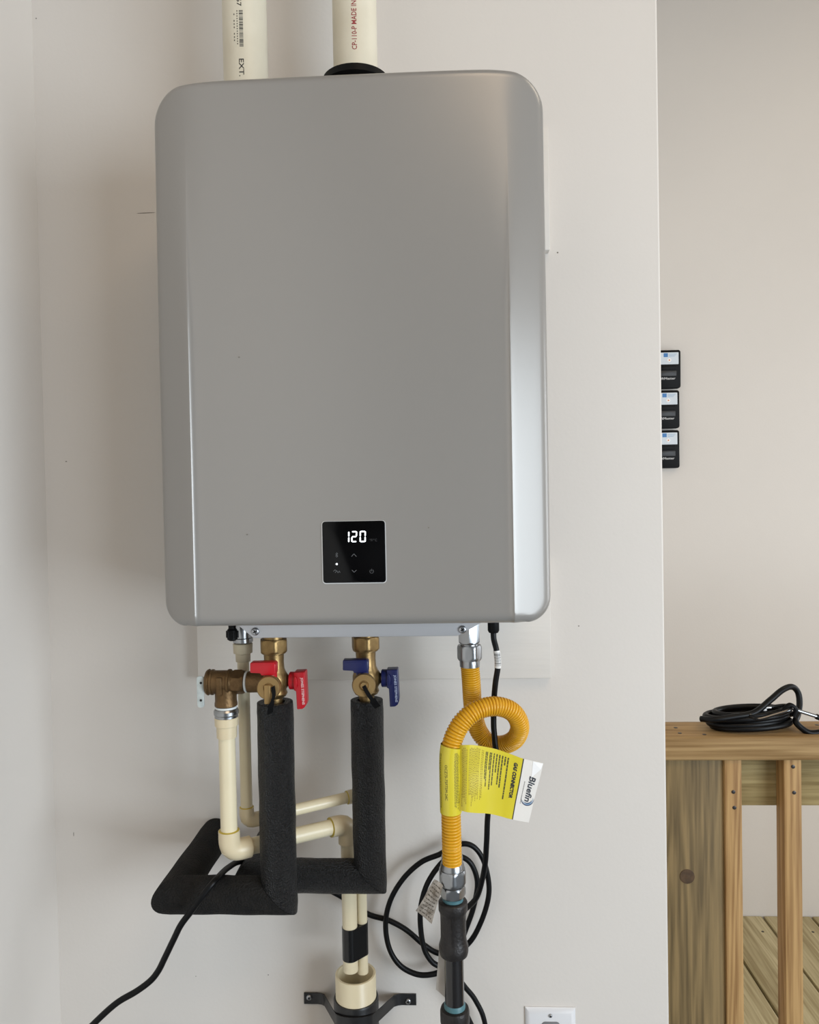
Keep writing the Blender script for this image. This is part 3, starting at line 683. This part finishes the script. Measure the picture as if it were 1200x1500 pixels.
# the flag of the tag: a curved sheet
topE = [(672.5, 1091.5, -.213), (684, 1091, -.219), (697, 1091.5, -.215), (724, 1096.5, -.206), (748, 1104.5, -.203), (767, 1111.5, -.203), (796, 1118, -.200)]
botE = [(672.5, 1186, -.213), (684, 1189.5, -.219), (697, 1191, -.215), (716, 1192, -.206), (733, 1195.5, -.203), (746, 1199, -.203), (774.5, 1204.5, -.200)]
def even(E, n=60):
    S = spline([at(*p) for p in E], 12); D = [0]
    for a_, b_ in zip(S, S[1:]): D.append(D[-1] + (b_ - a_).length)
    out = []; j = 0
    for i in range(n + 1):
        t = D[-1] * i / n
        while j < len(D) - 2 and D[j + 1] < t: j += 1
        out.append(S[j].lerp(S[j + 1], (t - D[j]) / max(1e-9, D[j + 1] - D[j])))
    return out, D[60] / D[-1]
(TE, UB), (BE, _) = even(topE), even(botE); NU = 60; WT = sum((b_ - a_).length for a_, b_ in zip(TE, TE[1:]))
def flag(u, v, off=0.):
    x = max(0, min(.99999, u)) * NU; i = int(x); t = x - i
    A, B = TE[i].lerp(TE[i + 1], t), BE[i].lerp(BE[i + 1], t); p = A.lerp(B, v)
    du = (TE[i + 1] - TE[i]).normalized(); n = du.cross((B - A).normalized()); 
    if n.y > 0: n = -n
    p = p + n * (.0006 * math.sin(v * 9 + u * 6)); return p + n * off

def sheet(u0, u1, nu, nv=8, o0=.0, o1=.0005, v0=0, v1=1):
    V = []; 
    for o_ in (o0, o1):
        for j in range(nv + 1):
            for i in range(nu + 1): V.append(flag(u0 + (u1 - u0) * i / nu, v0 + (v1 - v0) * j / nv, o_))
    n = (nu + 1) * (nv + 1); FC = []
    for b_ in (0, n):
        FC += [(b_ + j * (nu + 1) + i, b_ + j * (nu + 1) + i + 1, b_ + (j + 1) * (nu + 1) + i + 1, b_ + (j + 1) * (nu + 1) + i) for j in range(nv) for i in range(nu)]
    rim = list(range(nu + 1)) + [j * (nu + 1) + nu for j in range(1, nv + 1)] + [nv * (nu + 1) + i for i in range(nu - 1, -1, -1)] + [j * (nu + 1) for j in range(nv - 1, 0, -1)]
    FC += [(rim[i], rim[(i + 1) % len(rim)], n + rim[(i + 1) % len(rim)], n + rim[i]) for i in range(len(rim))]
    return V, FC
V, FC = sheet(0, UB, 40); tagy = link('warning_tag', V, FC, M_tagy, gc, smooth=50)
V, FC = sheet(UB, 1, 8); tagw = link('brand_tag_end', V, FC, M_tagw, gc, smooth=50)
V, FC = sheet(UB - .004, UB + .008, 2, 8, .0005, .0007); link('border_line', V, FC, M_ink, tagy)
LT = .0885
def on_flag(u0, v0, slope=0., lift=.0008): return lambda s, t: flag(u0 + t / WT * 1.0 + slope * s / LT, v0 + s / LT, lift)
UPX = [pr(p)[0] for p in TE]
def U(px): return min(range(NU + 1), key=lambda i: abs(UPX[i] - px)) / NU
g = G(); g.add(*text_on('GAS CONNECTOR', .0066, on_flag(U(755), .10), length=.051, bold=.0004, shear=.12)); g.put('lettering', M_ink, tagy, smooth=0)
g = G()
for px, v1, hgt in ((744.5, .66, .0019), (740, .17, .0019), (736, .52, .0018), (732, .53, .0017), (728, .30, .0016), (724.5, .52, .0015), (721, .60, .0014), (717.5, .33, .0013), (714.5, .56, .0012), (711.5, .45, .0012)):
    u = U(px)
    s = .006; ff = on_flag(u, .0)
    while s < v1 * LT:
        l = random.uniform(.0022, .0062); cyl_rect(g, ff, s, s + l, 0, hgt); s += l + .0006
g.put('bold_print', mat('dark_olive_ink', (70, 66, 30), .6), tagy, smooth=0)
g = G()
for i in range(14):
    u = U(678 + i * 2.3); s = random.uniform(.002, .006); ff = on_flag(u, .0); e = random.uniform(.7, .95) * LT
    while s < e:
        l = random.uniform(.0008, .0028); cyl_rect(g, ff, s, s + l, 0, .0008); s += l + .0011
g.put('fine_print', mat('brown_fine_ink', (150, 128, 40), .6), tagy, smooth=0)
g = G(); g.add(*text_on('Bluefin', .0125, on_flag(U(780.5), .245), length=.038, bold=.0003, shear=.2)); g.put('logo_lettering', mat('charcoal_print', (52, 56, 64), .5), tagw, smooth=0)
g = G(); s = .028; ff = on_flag(U(774.5), .28)
while s < .060: cyl_rect(g, ff, s - .022, s - .021, 0, .0009); s += .0016
g.put('fine_print', M_ink2, tagw, smooth=0)
def arc(u0, v0, r, wd, t0, t1, n=16):
    A = []; 
    for i in range(n + 1):
        t = t0 + (t1 - t0) * i / n; q = math.sin(math.pi * i / n)
        A.append(((r + wd * q) * math.cos(t), (r + wd * q) * math.sin(t), (r - wd * q) * math.cos(t), (r - wd * q) * math.sin(t)))
    V = []
    for a1_, b1, a2, b2 in A: V += [flag(u0 + b1 / WT, v0 + a1_ / LT, .0007), flag(u0 + b2 / WT, v0 + a2 / LT, .0007)]
    return V, [(2 * i, 2 * i + 1, 2 * i + 3, 2 * i + 2) for i in range(n)]
for nm, mt, r, wd, t0, t1 in (('logo_ring', M_logo1, .0094, .0007, -2.0, 1.9), ('logo_ring', M_logo2, .0078, .0009, -1.2, 2.0), ('logo_ring', M_logo1, .0063, .0006, -.9, 1.6)):
    link(nm, *arc(U(785), .625, r, wd, t0, t1), mt, tagw, smooth=0)
V = [flag(U(780), .005, .0009), flag(.998, .005, .0009), flag(.985, .10, .0016), flag(U(783), .27, .0009)]
link('creased_corner', V + [v + Vector((0, .0003, 0)) for v in V], [(0, 1, 2, 3), (4, 5, 6, 7), (0, 1, 5, 4), (1, 2, 6, 5), (2, 3, 7, 6), (3, 0, 4, 7)], M_tagf, tagw, smooth=0)
# lower nut
YI = -.185; ix = at(663, 1290, YI).x; ki = (YI + 1.2) / F
z = lambda py: at(663, py, YI).z
V, FC = g_lathe((ix, YI, z(1276)), (0, 0, 1), [(18 * ki, 0), (17.5 * ki, z(1266) - z(1276)), (15.8 * ki, z(1262) - z(1276)), (15.8 * ki, z(1254) - z(1276)), (14 * ki, z(1253) - z(1276))], 36); link('lower_collar', V, FC, M_chrome, gc, smooth=35)
V, FC = g_hex((ix, YI, z(1293)), (0, 0, 1), 21.5 * ki, z(1272) - z(1293), .0022, rot=.45); link('lower_nut', V, FC, M_chrome, gc)
V, FC = g_lathe((ix, YI, z(1300)), (0, 0, 1), [(15 * ki, 0), (17.5 * ki, z(1293) - z(1300))], 30); g = G().add(V, FC)
g.add(*g_hex((ix, YI, z(1312)), (0, 0, 1), 19 * ki, z(1297) - z(1312), .0015, rot=.0)); g.add(*g_cyl((ix, YI, z(1318)), (ix, YI, z(1311)), 14 * ki)); g.put('adapter_nut', M_chrome, gc)
# ------------------------------------------------------------------ black iron gas pipe
ip = thing('gas_pipe', (ix, YI, 0), 'black iron gas pipe rising to the yellow hose', 'gas pipe')
V, FC = g_lathe((ix, YI, z(1326)), (0, 0, 1), [(15.5 * ki, 0), (15.5 * ki, z(1314) - z(1326)), (14.5 * ki, z(1313) - z(1326))], 28); link('pipe_dope', V, FC, M_teal, ip)
pr_ = [(1398, 15), (1397, 20.5), (1392, 21.8), (1384, 21.8), (1378, 20), (1372, 19), (1340, 19), (1335, 20), (1332, 21.5), (1321, 21.5), (1319, 20.5), (1318, 17)]
V, FC = g_lathe((ix, YI, z(1398)), (0, 0, 1), [(r * ki, z(y) - z(1398)) for y, r in pr_], 36); cpl = link('coupling', V, FC, M_iron, ip, smooth=50)
V, FC = g_box((ix - .0015, YI - 19.8 * ki, z(1376)), (ix - .0003, YI - 18 * ki, z(1334))); link('casting_seam', V, FC, M_iron, cpl)
V, FC = g_cyl((ix, YI, z(1478)), (ix, YI, z(1396)), 14.3 * ki, 30); link('nipple', V, FC, M_nipple, ip)
V, FC = g_lathe((ix, YI, z(1399.5)), (0, 0, 1), [(14.5 * ki, 0), (15.6 * ki, .0006), (15.6 * ki, .002)], 28); link('thread_ring', V, FC, M_iron, ip)
V, FC = g_lathe((ix, YI, z(1484)), (0, 0, 1), [(15.8 * ki, 0), (15.8 * ki, z(1470) - z(1484)), (14.5 * ki, z(1468) - z(1484))], 28); link('pipe_dope', V, FC, M_teal, ip)
pr_ = [(1700, 18), (1530, 18.5), (1510, 19), (1498, 19.5), (1492, 22), (1480, 22), (1476, 21), (1475, 17)]
V, FC = g_lathe((ix, YI, 0), (0, 0, 1), [(14.3 * ki, 0), (14.3 * ki, z(1520)), (19.5 * ki, z(1519)), (19.5 * ki, z(1502)), (21.8 * ki, z(1496)), (21.8 * ki, z(1480)), (20.5 * ki, z(1476)), (17 * ki, z(1475))], 36); link('lower_coupling', V, FC, M_iron, ip, smooth=50)
# paper tags
def paper(pts, Y, m, label, wave=.002, prints=True):
    P = [at(px, py, Y) for px, py in pts]; V = []; nu, nv = 6, 10
    for o_ in (0, .0004):
        for j in range(nv + 1):
            for i in range(nu + 1):
                A = P[0].lerp(P[1], i / nu); B = P[3].lerp(P[2], i / nu); p = A.lerp(B, j / nv); p.y += wave * math.sin(j * .7 + i * .5) + o_; V.append(p)
    n = (nu + 1) * (nv + 1); FC = []
    for b_ in (0, n): FC += [(b_ + j * (nu + 1) + i, b_ + j * (nu + 1) + i + 1, b_ + (j + 1) * (nu + 1) + i + 1, b_ + (j + 1) * (nu + 1) + i) for j in range(nv) for i in range(nu)]
    rim = list(range(nu + 1)) + [j * (nu + 1) + nu for j in range(1, nv + 1)] + [nv * (nu + 1) + i for i in range(nu - 1, -1, -1)] + [j * (nu + 1) for j in range(nv - 1, 0, -1)]
    FC += [(rim[i], rim[(i + 1) % len(rim)], n + rim[(i + 1) % len(rim)], n + rim[i]) for i in range(len(rim))]
    o = link('paper_tag', V, FC, m, None, smooth=60); tag(o, label, 'tag')
    if prints:
        g = G()
        for j in range(1, 10):
            i = .8
            while i < 5.2:
                l = random.uniform(.3, 1.1); q = []
                for a_, b_ in ((i, j), (min(5.4, i + l), j), (min(5.4, i + l), j + .33), (i, j + .33)):
                    A = P[0].lerp(P[1], a_ / nu); B = P[3].lerp(P[2], a_ / nu); p = A.lerp(B, b_ / nv); p.y += wave * math.sin(b_ * .7 + a_ * .5) - .0003; q.append(p)
                g.add(q, [(0, 1, 2, 3)]); i += l + .35
        g.put('print', mat('faded_print', (84, 76, 66), .8), o, smooth=0)
    return o
paper([(636.5, 1288), (649, 1297), (632.5, 1353), (609, 1335)], -.200, M_paper, 'small worn paper tag hanging beside the lower hose nut')
paper([(643, 1393), (655, 1396), (652, 1461), (638.5, 1450)], -.178, M_paper2, 'narrow grey paper tag tucked behind the black gas pipe', wave=.0008, prints=False)

# ------------------------------------------------------------------ power cord
pcd = thing('power_cord', at(662, 1420, -.03), 'black power cord from the heater, looped beside the gas pipe', 'power cord')
pa = [(723, 922, -.16), (723.5, 936, -.162), (727.5, 953, -.165), (729.5, 975, -.165), (726, 1000, -.163), (724, 1024, -.160), (723.3, 1060, -.160), (725, 1084, -.160), (727, 1110, -.160), (722, 1150, -.158), (715, 1192, -.155),
      (713, 1233, -.15), (710, 1271, -.14), (700, 1311, -.125), (684, 1330, -.11), (662, 1345, -.085), (652, 1380, -.06), (660, 1415, -.045), (680, 1444, -.035), (697, 1466, -.03), (711, 1502, -.03), (716, 1580, -.03)]
def to_floor(x, y, z): return [Vector((x, y, z * f)) for f in (.6, .3, .06)] + [Vector((x + .05, y - .03, .005)), Vector((x + .16, y - .05, .005))]
A_ = [at(*p) for p in pa]; sp1 = spline(A_ + to_floor(A_[-1].x, -.03, A_[-1].z), 8); V, FC = g_tube(sp1, .0039, 12); link('cord', V, FC, M_cord, pcd)
yb = lambda k: -.014 - .006 * k
pb = [(78, 1640, -.235), (90, 1570, -.235), (114, 1525, -.235), (137, 1500, -.235), (170, 1470, -.235), (200, 1452, -.235), (220, 1437, -.235), (232, 1422, -.235), (242, 1402, -.235), (255, 1375, -.235), (265, 1355, -.235), (280, 1335, -.232), (300, 1308, -.228), (317, 1288, -.215), (333, 1272, -.165),
      (352, 1262, -.115), (375, 1266, -.07), (410, 1275, -.04), (455, 1292, -.03), (498, 1312, -.02), (537, 1338, -.015), (569, 1348, -.015), (595, 1362, -.015), (620, 1383, -.015), (641, 1396, -.015), (665, 1397, -.016), (689, 1379, -.018), (705, 1350, -.02), (715, 1318, -.02), (716, 1292, -.02), (709, 1262, -.022), (697, 1243, -.024), (682, 1236, -.025),
      (662, 1240, -.026), (645, 1251, -.026), (617, 1263, -.026), (591, 1287, -.026), (572, 1319, -.026), (565, 1353, -.026), (570, 1388, -.026), (585, 1413, -.026), (607, 1426, -.026), (628, 1428, -.026), (648, 1421, -.027), (668, 1398, -.028), (683, 1360, -.030), (694, 1328, -.032), (699.5, 1294, -.034), (692, 1268, -.036), (678, 1256, -.036), (658, 1256, -.036),
      (641, 1271, -.036), (625, 1297, -.036), (616.5, 1329, -.036), (616.5, 1361, -.036), (622, 1391, -.036), (633, 1409, -.034), (648, 1420, -.03), (666, 1452, -.024), (683, 1485, -.02), (697, 1520, -.018), (706, 1580, -.018)]
B_ = [at(*p) for p in pb]; sp2 = spline(to_floor(B_[0].x - .02, B_[0].y, B_[0].z)[::-1] + B_ + to_floor(B_[-1].x - .02, -.018, B_[-1].z), 8); V, FC = g_tube(sp2, .0041, 12); link('cord', V, FC, M_cord, pcd)
# striped white label round the cord
lab = [p for p in sp1 if at(727, 953, -.165).z >= p.z >= at(729, 979, -.165).z]
V, FC = g_tube(lab, .0046, 16); cl_ = link('cord_label', V, FC, M_tagw, pcd)
lab2 = resample(lab, .0002); g = G()
i = 12
while i < len(lab2) - 16:
    n = random.choice((3, 4, 6)); seg_ = lab2[i:i + n]; ax_ = (seg_[-1] - seg_[0]).normalized(); Vs = []
    for p in seg_:
        for k in range(7): t = -1.1 + 2.1 * k / 6; Vs.append(p + Vector((math.sin(t), -math.cos(t), 0)) * .0048)
    g.add(Vs, [(a_ * 7 + k, a_ * 7 + k + 1, a_ * 7 + k + 8, a_ * 7 + k + 7) for a_ in range(len(seg_) - 1) for k in range(6)]); i += n + random.choice((3, 4, 6))
g.put('label_stripes', M_ink, cl_, smooth=0)

# ------------------------------------------------------------------ outlet plate
c0, c1 = at(769.5, 1474.5, -.003), at(843, 1474.5, -.003); W = c1.x - c0.x; H_ = .117; zt_ = c0.z - .001
pt_ = thing('outlet_plate', ((c0.x + c1.x) / 2, 0, zt_ - H_), 'white electrical outlet plate low on the wall', 'outlet')
def ring(i, y): return [(c0.x + i, y, zt_ - H_ + i), (c1.x - i, y, zt_ - H_ + i), (c1.x - i, y, zt_ - i), (c0.x + i, y, zt_ - i)]
V = ring(0, 0) + ring(0, -.0022) + ring(.0012, -.0032) + ring(.0065, -.0062) + ring(.008, -.0064)
FC = [(r * 4 + k, r * 4 + (k + 1) % 4, r * 4 + 4 + (k + 1) % 4, r * 4 + 4 + k) for r in range(4) for k in range(4)] + [(16, 17, 18, 19)]
link('plate', V, FC, M_plate, pt_, smooth=25)
pan_screw(806.5, 1487.5, -.0062, .0030, pt_)
cxp = (c0.x + c1.x) / 2
for zz in (at(806, 1495.5, -.007).z, at(806, 1495.5, -.007).z - .0385 - .0):
    P = [(cxp + .0165 * math.cos(t), zz - .014 + max(-.0125, min(.0125, .0165 * math.sin(t)))) for t in [2 * math.pi * k / 32 for k in range(32)]]
    V, FC = g_prism(P, XZ, -.005, -.0072, .0004); rc = link('receptacle', V, FC, M_outd, pt_, smooth=30)
    for dx, hh in ((-.0065, .004), (.0065, .0033)):
        V, FC = g_box((cxp + dx - .0007, -.0076, zz - .012 - hh), (cxp + dx + .0007, -.0068, zz - .012 + hh)); link('slot', V, FC, M_slot, rc, smooth=0)

# ------------------------------------------------------------------ wooden railing of the landing
RY = .120; zt_ = at(1000, 1080, RY).z; zb_ = zt_ - .0405
rl = thing('deck_railing', (1.0, .16, 0), 'weathered wooden railing along the raised landing', 'railing')
V, FC = g_box((XE + .003, RY, zb_), (2.4, RY + .092, zt_), .0035, 3); cap_ = link('cap_board', V, FC, M_woodc, rl, smooth=40)
YBf = RY + .009; BW = .0345
def baluster(px0, px1, zt=zb_ - .0008):
    a_, b_ = at(px0, 1300, YBf).x, at(px1, 1300, YBf).x
    V, FC = g_box((a_, YBf, .20), (b_, YBf + .034, zt), .0015, 2); return link('baluster', V, FC, M_woodb, rl, smooth=40)
b1 = baluster(1063.5, 1088.5); b2 = baluster(1150.5, 1176)
x = at(1150.5, 1300, YBf).x + .128
while x < 2.3:
    V, FC = g_box((x, YBf, .20), (x + .032, YBf + .034, zb_ - .0008), .0015, 2); link('baluster', V, FC, M_woodb, rl, smooth=40); x += .128
xp = at(1063, 1300, YBf + .006).x
V, FC = g_box((XE + .004, YBf + .006, .0), (xp - .0008, YBf + .080, zb_ - .0015), .002, 2); post = link('post', V, FC, M_woodp, rl, smooth=40)
kn = at(1007, 1284, YBf + .0055); V, FC = g_lathe(kn, (0, -1, 0), [(.0125, -.0008), (.0125, .0004), (.009, .0009), (.006, .0003), (.003, .0008)], 24); link('knot', V, FC, M_knot, post, smooth=60)
zr = at(1110, 1180, YBf + .036).z
V, FC = g_box((xp, YBf + .0345, zr), (2.4, YBf + .0725, zb_ - .001), .0025, 2); link('top_rail', V, FC, M_woodr, rl, smooth=40)
V, FC = g_box((xp, YBf + .0345, DECK - .14), (2.4, YBf + .0725, DECK - .002), .0025, 2); link('rim_joist', V, FC, M_woodr, rl, smooth=40)
def nail(px, py, parent, r=.0032):
    c = at(px, py, YBf - .0001); V, FC = g_lathe(c, (0, -1, 0), [(r, -.0005), (r, .0007), (r * .6, .001)], 12); n_ = link('nail_head', V, FC, M_nail, parent)
nail(1074.5, 1160, b1); nail(1076, 1183, b1); nail(1162, 1123, b2); nail(1163.5, 1161, b2)
for px, py in ((990, 1066), (996, 1074), (1032, 1076), (1197, 1062)):
    d = ROT @ Vector(((px - 600) / F, -(py - 750) / F, -1)); c = CAM + d * ((zt_ - CAM.z) / d.z); V, FC = g_lathe(c, (0, 0, 1), [(.0035, -.001), (.0035, .0004), (.002, .0006)], 12); link('nail_head', V, FC, M_nail, cap_)

# ------------------------------------------------------------------ coiled cable on the railing
RM = RY + .046; zc0 = zt_
A, B = at(1030, 1055, RM), at(1166, 1055, RM); cx_ = (A.x + B.x) / 2; rx = (B.x - A.x) / 2
cc = thing('cable_coil', (cx_, RM, zc0), 'coiled black cable with a silver end lying on the wooden railing', 'cable')
P = []; turns = 5; n = 40
for i in range(turns * n + 1):
    t = 2 * math.pi * i / n; lv = i / n; r_ = 1 - .05 * (lv % 3)
    P.append(Vector((cx_ + rx * (.86 + .03 * math.sin(lv * 2.2)) * r_ * math.cos(t) + .006 * math.sin(lv * 3), RM + .034 * r_ * math.sin(t), zc0 + .0062 + .0055 * lv + .0035 * math.cos(t))))
V, FC = g_tube(P, .0056, 12); link('cable', V, FC, M_cord, cc)
pl_ = [(1027, 1053, RM - .02), (1045, 1054, RM - .035), (1075, 1050, RM - .035), (1105, 1044, RM - .03), (1128, 1026, RM - .02), (1146, 1011, RM - .01), (1160, 1006, RM), (1169, 1014, RM + .004), (1171.5, 1030, RM), (1169, 1047, RM - .01), (1166, 1057, RM - .022), (1175, 1067, RM - .026), (1187, 1073.5, RM - .028), (1204, 1072.5, RM - .026), (1225, 1070, RM - .02)]
V, FC = g_tube(spline([at(*p) for p in pl_], 8), .0052, 12); link('loose_loop', V, FC, M_cord, cc)
pl_ = [(1098, 1048, RM - .036), (1111, 1053, RM - .038), (1134, 1047, RM - .038), (1156, 1040, RM - .036), (1160, 1036, RM - .03), (1148, 1033, RM - .02), (1120, 1038, RM - .02), (1098, 1048, RM - .036)]
V, FC = g_tube(spline([at(*p) for p in pl_], 8), .0028, 10); link('clasp_ring', V, FC, mat('glossy_black_metal', (14, 14, 15), .15, coat=.6), cc)
V, FC = g_tube([at(1163, 1039, RM - .03), at(1198, 1050, RM - .03)], .0032, 14); link('silver_sleeve', V, FC, M_chrome, cc, label='silver metal sleeve')
V, FC = g_tube([at(1196, 1049.5, RM - .03), at(1216, 1058, RM - .028)], .0046, 14); link('cable_end', V, FC, M_cord, cc)
V, FC = g_tube(spline([at(1148, 1042, RM - .03), at(1157, 1033, RM - .03), at(1166, 1040, RM - .03), at(1163, 1050, RM - .03)], 6), .0044, 12); link('ferrule', V, FC, M_black, cc)
for px, py in ((1119, 1040), (1126, 1036.5)):
    c = at(px, py, RM - .026); V, FC = g_box(c - Vector((.005, .001, .0012)), c + Vector((.005, .001, .0012)), .0006); link('painted_glint', V, FC, M_tagf, cc)  # white slivers painted in as highlights on the shiny clasp

# ------------------------------------------------------------------ three wall controls on the far wall
xr_ = at(996.5, 540, YF - .01).x
for i, (pt0, pb0, right, lab_, tilt) in enumerate(((512.5, 568.5, 997, 'topmost of three black wall remotes with blue and white stickers', .006), (571.5, 627, 995.5, 'middle one of three black wall remotes with blue and white stickers', 0), (630, 685.5, 995.5, 'lowest of three black wall remotes with blue and white stickers', 0))):
    yq = YF - .022; z1, z0 = at(990, pt0, yq).z, at(990, pb0, yq).z; x1 = at(right, pt0 + 10, yq).x; x0 = x1 - .076
    o = thing('wall_remote', ((x0 + x1) / 2, YF, z0), lab_, 'remote', 'black remotes on the far wall')
    sh = lambda a_, b_, d: Vector((a_ + (b_ - z0) * tilt * 10 * .1, d, b_))
    V, FC = g_prism(rrect(x0, z0, x1, z1, .007), sh, YF - .0005, yq, .0018); link('housing', V, FC, M_black, o, smooth=30)
    px_ = (x1 - x0)
    V, FC = g_prism(rrect(x0 + .005, z1 - .044, x1 - .0065, z1 - .0075, .0015), sh, yq + .001, yq - .0006); stk = link('sticker', V, FC, M_stick, o, smooth=0)
    V, FC = g_prism(rrect(x0 + .024, z1 - .0215, x0 + .037, z1 - .0095, .001), sh, yq - .0005, yq - .0008); link('blue_square', V, FC, M_stickb, stk, smooth=0)
    g = G()
    for r_ in range(3):
        zz = z1 - .012 - .0035 * r_; V, FC = g_prism([(x0 + .040, zz - .0014), (x1 - .012 - .003 * r_, zz - .0014), (x1 - .012 - .003 * r_, zz), (x0 + .040, zz)], sh, yq - .0005, yq - .0008); g.add(V, FC)
    g.put('printed_lines', mat('pale_blue_lines', (150, 175, 200), .5), stk, smooth=0)
    c = Vector((x1 - .034, yq - .0006, z1 - .031)); V, FC = g_lathe(c, (0, -1, 0), [(.0060, 0), (.0060, .0003)], 20); link('white_disc', V, FC, M_tagf, stk)
    V, FC = g_lathe(c + Vector((0, -.0003, 0)), (0, -1, 0), [(.0034, 0), (.0034, .0003)], 3); link('orange_mark', V, FC, M_orange, stk)
    V, FC = g_prism(rrect(x0 + .008, z1 - .060, x1 - .013, z1 - .048, .002), sh, yq + .001, yq - .0022, .0008); link('button', V, FC, M_black, o, smooth=30)
    V, FC = g_prism(rrect(x0 + .008, z1 - .080, x1 - .013, z1 - .064, .002), sh, yq + .001, yq - .0014, .0006); link('button', V, FC, mat('dark_grey_plastic', (34, 34, 35), .45), o, smooth=30)
    g = G(); g.add(*text_on('LiftMaster', .0098, flat((x0 + .010, yq - .0006, z0 + .027), (1, 0, 0), (0, 0, 1)), length=.050, bold=.0002)); g.put('lettering', mat('silver_letters', (190, 190, 190), .5), o, smooth=0)
